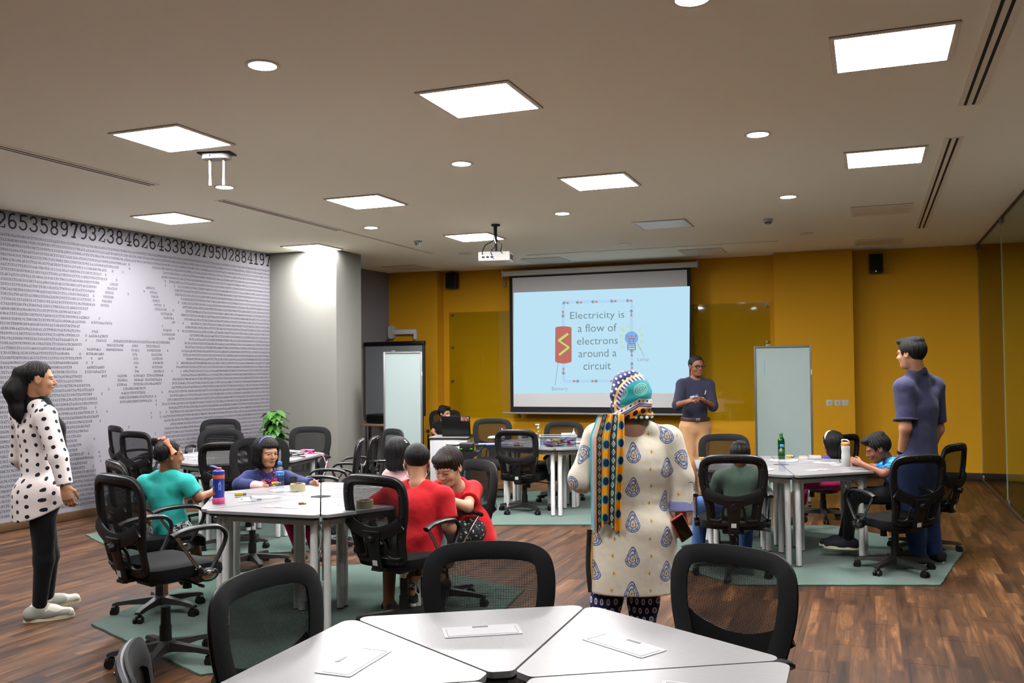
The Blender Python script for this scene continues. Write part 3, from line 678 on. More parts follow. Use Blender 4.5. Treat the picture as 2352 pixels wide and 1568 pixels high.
def chair_meshes():
    M = {}
    def put(name, mb, material, smooth=True):
        me = mb.mesh(name, smooth); me.materials.append(material); M[name] = me
    fr = inset(outl, .024)
    ctr = [back_pt(x, h) for x, h in fr]
    put('back_frame', MB().tube(ctr, (.014, .023), 10, up=lambda i: (0, 1, .1), closed=True), BLACKP)
    put('back_rim', MB().tube([back_pt(x, h, .012) for x, h in inset(outl, .034)], (.010, .0365), 8, up=lambda i: (0, 1, .1), closed=True), PAD)
    # mesh sheet
    inn = inset(outl, .03); vs = []; pc = []; fs = []; NR, NCc = 16, 12
    hs = [.028+(.945)*i/NR for i in range(NR+1)]
    def halfw(h):
        b = 0
        for i in range(len(half)-1):
            (x0, h0), (x1, h1) = half[i], half[i+1]
            if min(h0, h1)-1e-6 <= h <= max(h0, h1)+1e-6 and abs(h1-h0) > 1e-6: b = max(b, x0+(x1-x0)*(h-h0)/(h1-h0))
        return b
    for h in hs:
        w = max(.05, halfw(h)-.028)
        for j in range(NCc+1):
            x = w*(2*j/NCc-1); vs.append(back_pt(x, h, .012)); pc.append((x, BZ0+(BZ1-BZ0)*h, 0))
    for i in range(NR):
        for j in range(NCc): a = i*(NCc+1)+j; fs.append((a, a+1, a+NCc+2, a+NCc+1))
    mb = MB().add(vs, fs); me = mb.mesh('back_mesh', True); me.materials.append(MESHF)
    at = me.attributes.new('pc', 'FLOAT_VECTOR', 'POINT'); at.data.foreach_set('vector', np.array(pc, dtype=np.float32).ravel()); M['back_mesh'] = me
    # lumbar yoke and spine
    yk = crom([(-.205, .50), (-.15, .435), (-.07, .385), (0, .37), (.07, .385), (.15, .435), (.205, .50)], 4, False)
    put('lumbar_band', MB().tube([back_pt(x, h, -.022) for x, h in yk], (.010, .042), 8, up=(0, 1, .1)), BLACKP)
    sp = [back_pt(0, h, -.03) for h in (.40, .3, .2, .1, 0., -.05)]
    put('spine', MB().tube(sp, lambda t: (.012, .046-.003*math.sin(t*3.14)+.03*(1-t)**3), 8, up=(0, 1, .1)), BLACKP)
    m = MB()
    for s in (-1, 1):
        arcp = crom([(s*.04, .33), (s*.075, .25), (s*.08, .12), (s*.12, .085), (s*.17, .10)], 4, False)
        m.tube([back_pt(x, h, -.014) for x, h in arcp], (.008, .010), 6, up=(0, 1, .1))
    put('lower_brace', m, BLACKP)
    k = back_pt(0, .31, -.04); put('lumbar_knob', MB().cyl(k, k+Vector((0, -.028, -.004)), .026, .022, 14), BLACKP)
    k = back_pt(0, .045, -.0445); put('sticker', MB().box(k, (.036, .002, .032), rot=Matrix.Rotation(R_(10), 3, 'X')), STICK, False)
    m = MB()
    for x, h in ((.06, .965), (-.06, .965), (.205, .80), (-.205, .80), (.205, .56), (-.205, .56), (.175, .30), (-.175, .30), (.14, .05), (-.14, .05)):
        q = back_pt(x, h, -.013); m.cyl(q, q+Vector((0, -.003, 0)), .004, n=6)
    put('screws', m, STEEL)
    # seat
    st = MB(); n = 40; rings = [(.80, .395, 0), (.97, .405, .0), (1., .43, .0), (.985, .455, 0), (.90, .470, 0), (.6, .476, 0), (.25, .474, 0)]
    vs = []; fs = []
    for f, z, _ in rings:
        for k in range(n):
            a = 2*math.pi*k/n; c, s_ = math.cos(a), math.sin(a); g = (abs(c)**4.2+abs(s_)**4.2)**(-1/4.2)
            x = .245*f*c*g; y = .235*f*s_*g+.02; zz = z-(.035*max(0, (y-.13)/.12)**2 if y > .13 else 0)+.012*(x/.24)**2*(z > .45)
            vs.append((x, y, zz))
    for i in range(len(rings)-1):
        for k in range(n): fs.append((i*n+k, i*n+(k+1) % n, (i+1)*n+(k+1) % n, (i+1)*n+k))
    fs += [tuple(range(n))[::-1], tuple((len(rings)-1)*n+k for k in range(n))]
    put('seat', MB().add(vs, fs), SEATM)
    put('mechanism', MB().box((0, -.01, .375), (.16, .24, .04), .01).box((0, -.16, .40), (.07, .20, .014)), BLACKP)
    put('tension_knob', MB().cyl((.0, .13, .37), (.0, .13, .295), .02, .026, 12), BLACKP)
    put('lever', MB().tube([(.05, .03, .375), (.16, .04, .37), (.25, .05, .36)], .006, 6).cyl((.25, .05, .36), (.285, .052, .358), .009, n=8), BLACKP)
    for s, nm in ((-1, 'l'), (1, 'r')):
        X = s*.275
        path = crom([(X, -.125, .640), (X, -.06, .662), (X, .06, .668), (X, .155, .655), (X, .195, .60), (X-s*.004, .15, .50), (X-s*.008, .10, .425)], 5, False)
        put('armrest_'+nm, MB().tube(path, lambda t: (.011+.004*(t < .5), .024 if t < .52 else .016), 8, up=lambda i: (0, 0, 1) if i < 14 else (0, 1, .2)), BLACKP)
        put('arm_rod_'+nm, MB().cyl((X, -.105, .640), (X-s*.006, .045, .435), .0095, n=10), CHROME)
        put('arm_sleeve_'+nm, MB().cyl((X-s*.005, .03, .458), (X-s*.007, .062, .412), .017, .02, 10), BLACKP)
        m = MB(); c = Vector((X-s*.008, .088, .412))
        vs = []; N = 20
        for xo, f in ((-.03*s, .8), (-.012*s, 1.), (.012*s, 1.), (.018*s, .86)):
            for k_ in range(N): a = 2*math.pi*k_/N; vs.append(c+Vector((xo, .062*f*math.cos(a), .036*f*math.sin(a))))
        m.add(vs, [(i*N+k_, i*N+(k_+1) % N, (i+1)*N+(k_+1) % N, (i+1)*N+k_) for i in range(3) for k_ in range(N)]+[tuple(range(N))[::-1], tuple(3*N+k_ for k_ in range(N))])
        put('arm_bracket_'+nm, m, BLACKP)
        m = MB(); vs = []
        for xo, f in ((.0175*s, .76), (.021*s, .62), (.023*s, .2)):
            for k_ in range(N): a = 2*math.pi*k_/N; vs.append(c+Vector((xo, .062*f*math.cos(a), .036*f*math.sin(a))))
        m.add(vs, [(i*N+k_, i*N+(k_+1) % N, (i+1)*N+(k_+1) % N, (i+1)*N+k_) for i in range(2) for k_ in range(N)]+[tuple(2*N+k_ for k_ in range(N))])
        put('arm_cap_'+nm, m, CHROME)
    # parts that stay on the floor
    put('gas_column', MB().cyl((0, 0, .065), (0, 0, .20), .034, .032, 14).cyl((0, 0, .20), (0, 0, .30), .027, .026, 14), BLACKP)
    put('piston', MB().cyl((0, 0, .28), (0, 0, .40), .013, n=10), CHROME)
    m = MB().lathe([(.05, .062), (.056, .075), (.05, .115), (.036, .12)], n=15)
    put('base_hub', m, DUST)
    m = MB(); L = .295
    vs = []; prof = [(.03, .034, .066, .116), (.10, .027, .070, .108), (.20, .023, .072, .098), (.27, .022, .066, .090), (L, .020, .066, .080)]
    for x, w, z0, z1 in prof: vs += [(x, -w, z0), (x, w, z0), (x, w*.75, z1), (x, -w*.75, z1)]
    fs = [(i*4+k, i*4+(k+1) % 4, i*4+4+(k+1) % 4, i*4+4+k) for i in range(4) for k in range(4)]+[(0, 3, 2, 1), (16, 17, 18, 19)]
    put('base_leg', MB().add(vs, fs), DUST)
    m = MB().cyl((.27, 0, .085), (.27, 0, .045), .011, n=8)
    for s in (-1, 1): m.cyl((.282, s*.007, .0275), (.282, s*.025, .0275), .0275, .026, 14)
    m.box((.279, 0, .046), (.05, .03, .022), .006)
    put('caster', m, BLACKP)
    return M
CM = chair_meshes()
def chair(x, y, face, top, label, group='black mesh office chairs', spin=None):
    """face: direction the seat looks to, degrees in the room; top: height of the back's upper edge"""
    dz = top-.965
    t = thing('office_chair', label, 'chair', (x, y, 0), R_(face-90), group)
    up = lambda nm, parent=t, name=None: setattr(link(name or nm, CM[nm], parent), 'location', (0, 0, dz))
    bf = link('back_frame', CM['back_frame'], t); bf.location = (0, 0, dz)
    tag(link('screws', CM['screws'], bf), kind='stuff')
    for nm in ('back_rim', 'back_mesh', 'lumbar_band', 'lower_brace', 'seat', 'mechanism'): up(nm)
    sp = link('spine', CM['spine'], t); sp.location = (0, 0, dz); link('lumbar_knob', CM['lumbar_knob'], sp); link('sticker', CM['sticker'], sp)
    mc = [c for c in t.children if c.name.startswith('mechanism')][0]; link('tension_knob', CM['tension_knob'], mc); link('lever', CM['lever'], mc)
    for s in 'lr':
        a = link('armrest', CM['armrest_'+s], t); a.location = (0, 0, dz)
        for nm in ('arm_rod', 'arm_sleeve', 'arm_bracket', 'arm_cap'): link(nm, CM[nm+'_'+s], a)
    link('gas_column', CM['gas_column'], t); p = link('piston', CM['piston'], t); p.location = (0, 0, dz)
    link('base_hub', CM['base_hub'], t)
    for k in range(5):
        a = (spin or 0)+72*k-face; l = link('base_leg', CM['base_leg'], t); l.rotation_euler = (0, 0, R_(a)); c = link('caster', CM['caster'], l)
    return t
CHAIRS = []
def chair_px(px, py, face, top, label, spin=None, back=.275):
    """back-top centre seen at (px,py): stand the chair on the floor so"""
    b = atz(px, py, top); d = np.array([math.cos(R_(face)), math.sin(R_(face))])
    p = b[:2]+d*back; CHAIRS.append((label, p, face)); return chair(p[0], p[1], face, top, label, spin=spin)
chair_px(612, 1309, -8, .94, 'black mesh chair at the near table, left one facing its edge', 20)
chair_px(1122, 1247, -66, .93, 'black mesh chair at the near table, in front of the red-shirted boys', 10)
chair_px(1683, 1258, -110, .93, 'black mesh chair at the near table, nearest the bare floor on the right', 0)
chair_px(322, 1500, 42, .95, 'black mesh chair cut by the bottom edge of the picture', 0)
chair_px(270, 1088, 72, 1.048, 'empty black mesh chair with raised seat, front left corner', 24)
chair_px(268, 1056, 58, 1.02, 'black mesh chair that the girl in turquoise sits on', 15)
chair_px(266, 977, 62, 1.01, 'black mesh chair against the printed wall, behind another chair', 0)
chair_px(310, 990, 80, .99, 'empty black mesh chair between the printed wall and the girl in turquoise', 5)
chair_px(507, 962, -66, 1.0, 'black mesh chair before the printed wall, tallest of the overlapping pair', 9)
chair_px(508, 986, -62, .95, 'black mesh chair at the far side of the printed-wall hexagon, lower of the pair', 30)
chair_px(520, 1015, 112, .97, 'black mesh chair left of the girl in navy, back towards us', 33)
chair_px(597, 1006, -66, 1.02, 'black mesh chair that the girl in navy sits on', 50)
chair_px(713, 980, -78, .95, 'black mesh chair in front of the white column, facing us', 12)
chair_px(824, 1007, 206, .98, 'black mesh chair seen edge-on beside the rolling whiteboard', 25)
chair_px(858, 1001, 200, .93, 'black mesh chair half hidden behind the edge-on chair', 5)
chair_px(903, 985, -125, .96, 'black mesh chair behind the girl in pale pink', 40)
chair_px(858, 1089, 78, .965, 'black mesh chair that the boy in plain red sits on', 14)
chair_px(1098, 1057, 236, .95, 'black mesh chair that the boy bending forward in red sits on', 22)
chair_px(1185, 986, 92, .93, 'empty black mesh chair seen from behind at the craft table', 50)
chair_px(1131, 961, -75, .96, 'black mesh chair at the far side of the craft table, near the laptop', 13)
chair_px(1295, 968, -85, .93, 'black mesh chair at the far side of the craft table, under the screen', 31)
chair_px(1022, 941, -62, .95, 'black mesh chair of the masked boy behind the laptop', 20)
chair_px(1662, 997, -70, .93, 'black mesh chair beside the presenter at the right-hand hexagon', 17)
chair_px(1683, 1043, 100, .94, 'black mesh chair of the child in sage green, seen from behind', 0)
chair_px(2110, 1043, 128, .92, 'empty black mesh chair in front of the man in navy', 44)
chair_px(2192, 1018, 154, .93, 'black mesh chair behind the man in navy', 27)
chair_px(1943, 997, 150, .89, 'black mesh chair of the girl with the white headband', 8)
chair_px(1566, 1012, 15, .96, 'black mesh chair mostly hidden behind the woman in the headscarf', 3)
ALB[0] = .8
# ---------------------------------------------------------------- PEOPLE: distance-field bodies turned into meshes
A = np.array
def nrm(v): v = A(v, float); return v/(np.linalg.norm(v)+1e-12)
class Sdf:
    def __init__(s, k=.03): s.ops = []; s.k = k
    def add(s, prim, k=None, op='+'): s.ops.append((op, prim, s.k if k is None else k)); return s
    def adds(s, prims, k=None):
        for p in prims: s.add(p, k)
        return s
    def sub(s, prim, k=.01): return s.add(prim, k, '-')
    def inter(s, prim, k=.006): return s.add(prim, k, '&')
def rc(a, b, r1, r2, c0=False, c1=False, fwd=None, flat=1., wav=None):
    a = A(a, float); b = A(b, float); ba = b-a; L2 = ba@ba+1e-12; n = ba/math.sqrt(L2); R = max(r1, r2)
    lo = np.minimum(a, b)-R; hi = np.maximum(a, b)+R
    f = None if fwd is None else nrm(A(fwd)-n*(A(fwd)@n))
    def fn(x, y, z):
        px, py, pz = x-a[0], y-a[1], z-a[2]; t = np.clip((px*ba[0]+py*ba[1]+pz*ba[2])/L2, 0, 1)
        vx, vy, vz = px-t*ba[0], py-t*ba[1], pz-t*ba[2]
        if f is not None:
            g = (vx*f[0]+vy*f[1]+vz*f[2])*(1/flat-1); vx, vy, vz = vx+g*f[0], vy+g*f[1], vz+g*f[2]
        d = np.sqrt(vx*vx+vy*vy+vz*vz)-(r1+(r2-r1)*t)
        if f is not None and flat < 1: d = d*(.5+.5*flat)
        if c0: d = np.maximum(d, -(px*n[0]+py*n[1]+pz*n[2]))
        if c1: d = np.maximum(d, (x-b[0])*n[0]+(y-b[1])*n[1]+(z-b[2])*n[2])
        return d
    return fn, lo, hi
def el(c, r, M=None):
    c = A(c, float); r = A(r, float); Mi = None if M is None else A(M).T; m = r.max(); mn = r.min()
    def fn(x, y, z):
        px, py, pz = x-c[0], y-c[1], z-c[2]
        if Mi is not None:
            px, py, pz = (Mi[0, 0]*px+Mi[0, 1]*py+Mi[0, 2]*pz, Mi[1, 0]*px+Mi[1, 1]*py+Mi[1, 2]*pz, Mi[2, 0]*px+Mi[2, 1]*py+Mi[2, 2]*pz)
        k0 = np.sqrt((px/r[0])**2+(py/r[1])**2+(pz/r[2])**2); k1 = np.sqrt((px/r[0]**2)**2+(py/r[1]**2)**2+(pz/r[2]**2)**2)
        return k0*(k0-1)/(k1+1e-6)
    return fn, c-m, c+m
def half_space(p, n):
    p = A(p, float); n = nrm(n)
    return (lambda x, y, z: (x-p[0])*n[0]+(y-p[1])*n[1]+(z-p[2])*n[2]), None, None
def fld(fn): return fn, None, None
def wrinkle(seed, f, n=5, stretch=(1, 1, 1)):
    r = random.Random(seed); D = [(nrm([r.gauss(0, 1) for _ in range(3)])*A(stretch)*f*r.uniform(.6, 1.5), r.uniform(0, 6.3)) for _ in range(n)]
    def w(x, y, z):
        o = 0
        for d, ph in D: o = o+np.sin(x*d[0]+y*d[1]+z*d[2]+ph)
        return o/n
    return w
def surf(sd, vox, lo=None, hi=None, noise_fn=None, amp=0.):
    """surface nets of the field inside a box"""
    adds = [p for o, p, k in sd.ops if o == '+' and p[1] is not None]
    if lo is None: lo = np.min([p[1] for p in adds], 0)-3*vox-4*amp-.012
    if hi is None: hi = np.max([p[2] for p in adds], 0)+3*vox+4*amp+.012
    lo = A(lo, float); n = np.maximum(4, np.ceil((A(hi)-lo)/vox).astype(int)+1)
    ax = [lo[i]+vox*np.arange(n[i]) for i in range(3)]
    F = np.full(n, .25, dtype=np.float32)
    for op, (fn, l, h), k in sd.ops:
        if l is None: i0 = [0, 0, 0]; i1 = list(n)
        else:
            mar = k+2.5*vox
            i0 = [max(0, int(math.floor((l[i]-mar-lo[i])/vox))) for i in range(3)]; i1 = [min(int(n[i]), int(math.ceil((h[i]+mar-lo[i])/vox))+1) for i in range(3)]
            if any(i1[i] <= i0[i] for i in range(3)): continue
        x = ax[0][i0[0]:i1[0], None, None]; y = ax[1][None, i0[1]:i1[1], None]; z = ax[2][None, None, i0[2]:i1[2]]
        d = fn(x, y, z).astype(np.float32) if callable(fn) else 0
        B = F[i0[0]:i1[0], i0[1]:i1[1], i0[2]:i1[2]]
        if op == '+': hh = np.clip(.5+.5*(B-d)/k, 0, 1); F[i0[0]:i1[0], i0[1]:i1[1], i0[2]:i1[2]] = B+(d-B)*hh-k*hh*(1-hh)
        else:
            if op == '-': d = -d
            hh = np.clip(.5-.5*(B-d)/k, 0, 1); F[i0[0]:i1[0], i0[1]:i1[1], i0[2]:i1[2]] = B+(d-B)*hh+k*hh*(1-hh)
    if noise_fn is not None:
        F += (amp*noise_fn(ax[0][:, None, None], ax[1][None, :, None], ax[2][None, None, :])).astype(np.float32)
    I = F < 0; c = [I[a:n[0]-1+a, b:n[1]-1+b, d:n[2]-1+d] for a in (0, 1) for b in (0, 1) for d in (0, 1)]
    cnt = sum(q.astype(np.int8) for q in c); act = (cnt > 0) & (cnt < 8); idx = np.argwhere(act)
    if len(idx) == 0: return np.zeros((0, 3)), np.zeros((0, 4), int)
    ids = np.full(act.shape, -1, dtype=np.int64); ids[act] = np.arange(len(idx))
    off = A([(a, b, d) for a in (0, 1) for b in (0, 1) for d in (0, 1)])
    val = np.stack([F[idx[:, 0]+o[0], idx[:, 1]+o[1], idx[:, 2]+o[2]] for o in off], 1)
    acc = np.zeros((len(idx), 3)); num = np.zeros(len(idx))
    for a in range(8):
        for b in range(a+1, 8):
            if np.abs(off[a]-off[b]).sum() != 1: continue
            va, vb = val[:, a], val[:, b]; m = (va < 0) != (vb < 0)
            t = np.where(m, va/(va-vb+1e-20), 0)[:, None]; acc += np.where(m[:, None], off[a]+(off[b]-off[a])*t, 0); num += m
    Vv = lo+vox*(idx+acc/num[:, None]); Q = []
    for axi in range(3):
        o1, o2 = [(1, 2), (2, 0), (0, 1)][axi]
        sl0 = [slice(None)]*3; sl1 = [slice(None)]*3; sl0[axi] = slice(0, n[axi]-1); sl1[axi] = slice(1, n[axi])
        for q in (o1, o2): sl0[q] = slice(1, n[q]-1); sl1[q] = slice(1, n[q]-1)
        s0 = I[tuple(sl0)]; s1 = I[tuple(sl1)]; e = np.argwhere(s0 != s1)
        if len(e) == 0: continue
        flip = s0[e[:, 0], e[:, 1], e[:, 2]]
        base = e.copy(); base[:, o1] += 1; base[:, o2] += 1
        def cell(d1, d2):
            g = base.copy(); g[:, o1] += d1; g[:, o2] += d2; return ids[g[:, 0], g[:, 1], g[:, 2]]
        q = np.stack([cell(-1, -1), cell(0, -1), cell(0, 0), cell(-1, 0)], 1); q[~flip] = q[~flip][:, ::-1]; Q.append(q)
    return Vv, np.concatenate(Q)
def np_mesh(name, Vv, Q, pc=None):
    me = bpy.data.meshes.new(name); me.vertices.add(len(Vv)); me.vertices.foreach_set('co', A(Vv, dtype=np.float32).ravel())
    me.loops.add(len(Q)*4); me.loops.foreach_set('vertex_index', A(Q, dtype=np.int32).ravel()); me.polygons.add(len(Q))
    me.polygons.foreach_set('loop_start', np.arange(0, len(Q)*4, 4, dtype=np.int32)); me.polygons.foreach_set('use_smooth', np.ones(len(Q), bool))
    me.update(calc_edges=True); me.validate()
    if pc is not None:
        at = me.attributes.new('pc', 'FLOAT_VECTOR', 'CORNER' if len(pc) == len(Q)*4 and len(pc) != len(Vv) else 'POINT'); at.data.foreach_set('vector', A(pc, dtype=np.float32).ravel())
    return me
def sobj(name, sd, vox, material, parent, pcf=None, noise_fn=None, amp=0., lo=None, hi=None):
    Vv, Q = surf(sd, vox, lo, hi, noise_fn, amp)
    o = link(name, np_mesh(name, Vv, Q, (pcf(Vv, Q) if getattr(pcf, 'corner', 0) else pcf(Vv)) if pcf else None), parent); o.data.materials.append(material); return o
def merged(name, lst, material, parent):
    Vs = []; Qs = []; k = 0
    for v, q in lst: Vs.append(v); Qs.append(q+k); k += len(v)
    o = link(name, np_mesh(name, np.concatenate(Vs), np.concatenate(Qs)), parent); o.data.materials.append(material); return o
def cut_box(Vv, Q, lo, hi):
    """drop the faces that lie inside a box"""
    ins = np.all((Vv > lo) & (Vv < hi), 1); keep = ~np.all(ins[Q], 1); return Vv, Q[keep]
def rotm(yaw, pitch=0., roll=0.):
    """columns: right, forward, up; yaw = room heading of forward, pitch up positive"""
    y = R_(yaw); p = R_(pitch); f = A([math.cos(y)*math.cos(p), math.sin(y)*math.cos(p), math.sin(p)]); r = A([math.sin(y), -math.cos(y), 0.]); u = np.cross(r, f)
    c, s_ = math.cos(R_(roll)), math.sin(R_(roll)); r2 = r*c+u*s_; u2 = u*c-r*s_
    return np.stack([r2, f, u2], 1)
def ik(a, c, l1, l2, pole):
    a = A(a, float); c = A(c, float); d = c-a; L = np.linalg.norm(d); n = d/L; L = min(L, (l1+l2)*.999)
    x = (l1*l1-l2*l2+L*L)/(2*L); h = math.sqrt(max(0, l1*l1-x*x)); p = A(pole, float)-a; p = nrm(p-n*(p@n)); return a+n*x+p*h
# ---- head
def head_prims(sd, c, M, h, neck, nr, male=False):
    P = lambda x, y, z: c+M@(A([x, y, z])*h)
    sd.add(el(P(0, -.07, .13), A([.335, .41, .365])*h, M), .04*h); sd.add(el(P(0, .10, -.12), A([.275, .275, .36])*h, M), .10*h)
    sd.add(el(P(0, .21, -.385), A([.155+.02*male, .135, .10])*h, M), .10*h)
    sd.add(rc(P(0, .355, .04), P(0, .455, -.115), .03*h, .045*h), .05*h); sd.add(el(P(0, .40, -.135), A([.075, .055, .045])*h, M), .03*h)
    sd.add(el(P(0, .30, .085), A([.23, .085, .05])*h, M), .06*h)
    for s in (-1, 1):
        sd.sub(el(P(s*.135, .415, .005), A([.085, .07, .055])*h, M), .05*h)
        sd.add(el(P(s*.15, .27, -.13), A([.10, .08, .085])*h, M), .08*h)
        sd.add(el(P(s*.335, -.035, -.03), A([.035, .085, .125])*h, M@rotm(90, 0, 0)@np.eye(3) if False else M), .03*h)
        sd.sub(el(P(s*.365, -.02, -.02), A([.02, .045, .07])*h, M), .02*h)
    sd.add(el(P(0, .355, -.225), A([.10, .05, .028])*h, M), .03*h); sd.add(el(P(0, .345, -.27), A([.08, .05, .025])*h, M), .03*h); sd.sub(el(P(0, .415, -.247), A([.085, .04, .006])*h, M), .012*h)
    sd.add(rc(P(0, -.10, -.15), neck, nr*.98, nr*1.05), .05*h)
    return P
def face_bits(body, c, M, h, base, skinlip=(150, 84, 74), brow=(24, 18, 16), gaze=0., closed=False, brows=True, skinmat=None):
    P = lambda x, y, z: c+M@(A([x, y, z])*h)
    rot = Matrix([list(r) for r in M]).to_euler()
    for s in (-1, 1):
        vs = []; N, K = 14, 9
        for i in range(K+1):
            a = math.pi*i/K
            for j in range(N): b = 2*math.pi*j/N; vs.append((math.sin(a)*math.cos(b), math.cos(a), math.sin(a)*math.sin(b)))
        fs = [(i*N+j, i*N+(j+1) % N, (i+1)*N+(j+1) % N, (i+1)*N+j) for i in range(K) for j in range(N)]
        r = .058*h; e = None if closed else MB().add([(x*r*1.15, y*r, z*r*(.72)) for x, y, z in vs], fs).obj('eye', EYEM, body)
        if e: e.location = tuple(P(s*.135, .292, .0)); e.rotation_euler = rot
        # lids
        m = MB(); up = []
        for k in range(9):
            a = -1.15+2.3*k/8; up.append(P(s*.135+.082*math.sin(a), .305+.083*math.cos(a)*.9, (.034 if not closed else -.012)*math.cos(a*1.1)+.004))
        m.tube(up, lambda t: (.010*h, .013*h+.006*h*math.sin(t*math.pi)), 6); m.obj('eyelid', skinmat or LIDD, body)
        if closed:
            MB().tube([p-M@A([0, -.004, .02])*h for p in up], .006*h, 5).obj('lash_line', HAIRK, body)
        else: MB().tube([p+M@A([0, .008, -.012])*h for p in up], .005*h, 5).obj('lash_line', HAIRK, body)
        if brows:
            b = [P(s*(.05+.045*k), .372-.014*k-.005*k*k, .088+.018*math.sin(k*.75)-.004*k) for k in range(5)]
            MB().tube(b, lambda t: (.012*h, .018*h*(1-.6*t)+.004*h), 6).obj('eyebrow', mat('brow %d' % brow[0], brow, .9), body)
    lm = mat('lip %d' % skinlip[0], skinlip, .5)
    for z, w, th in ((-.228, .085, .016), (-.262, .072, .018)):
        MB().tube([P(w*math.sin(a), .402-.05*(1-math.cos(a))-.01*(z < -.25), z+.006*math.cos(a)) for a in [-1.3+2.6*k/8 for k in range(9)]], lambda t: (th*h*.8, th*h*(.25+.75*math.sin(t*math.pi))), 6).obj('lip', lm, body)
# ---- hand
def hand_prims(sd, w, d, n, L, side=1, curl=35., spread=1.):
    """w wrist, d towards the knuckles, n out of the back of the hand, L hand length; side = +1 thumb on the d x n side"""
    d = nrm(d); n = nrm(A(n)-d*(A(n)@d)); x = np.cross(d, n)*side
    pl = .48*L; sd.add(rc(w, w+d*pl*.5, .15*L, .19*L, fwd=n, flat=.62), .02)
    for k in range(4):
        b = w+d*(pl*(.35))+x*(.075*L*(1.5-k)); q = w+d*(pl*(1.0-.03*abs(k-1.2)))+x*(.105*L*(1.5-k)*spread); sd.add(rc(b, q, .085*L, .062*L), .012)
        ln = (.235, .26, .24, .18)[k]*2*L; a = R_(curl*.55); p = q; cur = 0.
        for seg, (fl, am) in enumerate(((.45, .7), (.32, 1.), (.23, .8))):
            cur += R_(curl)*am; v = d*math.cos(cur)-n*math.sin(cur); e = p+v*ln*fl; r0 = (.055, .050, .046)[seg]*L; sd.add(rc(p, e, r0, r0*.92), .004); p = e
    tb = w+d*(pl*.18)+x*(.14*L); t1 = tb+nrm(d*.75+x*.75-n*.25)*.22*L; t2 = t1+nrm(d*.95+x*.1-n*.45)*.19*L; t3 = t2+nrm(d*.9-x*.1-n*.6)*.15*L
    sd.add(rc(tb, t1, .085*L, .062*L), .012); sd.add(rc(t1, t2, .06*L, .055*L), .004); sd.add(rc(t2, t3, .055*L, .045*L), .004)
def dep(px, py, D): return CAM+ray(px, py)*D
# ---- people materials
def skin(name, c):
    def f(nt): return mix(nt, noise(nt, coord(nt), 14., 3.), tuple(int(v*.93) for v in c), tuple(min(255, int(v*1.05)) for v in c))
    return mat(name, c, .5, spec=.35, fn=f, sss=.12)
def hairm(name, c):
    def f(nt):
        p = sep(nt, coord(nt)); g = noise(nt, vec(nt, p[0]*1., p[1]*1., p[2]*.12), 240., 2.); return mix(nt, g, tuple(int(v*.6) for v in c), tuple(min(255, int(v*1.35)) for v in c))
    def b(nt):
        p = sep(nt, coord(nt)); return noise(nt, vec(nt, p[0], p[1], p[2]*.10), 260., 2.), .01, .75
    return mat(name, c, .5, spec=.22, fn=f, bump=b)
HAIRK = hairm('black hair', (14, 12, 12)); HAIRB = hairm('dark brown hair', (34, 24, 20))
LIDD = mat('eyelid skin', (150, 104, 78), .6)
def eyef(nt):
    p = sep(nt, coord(nt)); r = (p[0]*p[0]+p[2]*p[2]).sqrt()
    rr = r*1.; return mix(nt, (p[1].gt(0.)*rr.lt(.0085)), (150, 141, 136), (20, 12, 9))
EYEM = mat('eye', (220, 215, 210), .2, fn=eyef)
def fabric(name, c, c2=None, rough=.85, fn=None, sc=9., spec=.2):
    c2 = c2 or tuple(int(v*.86) for v in c)
    f = fn or (lambda nt: mix(nt, noise(nt, coord(nt), sc, 3.), c2, c))
    return mat(name, c, rough, spec=spec, sheen=.06, fn=f, bump=lambda nt: (noise(nt, coord(nt), 13., 2., .45), .03, .28))
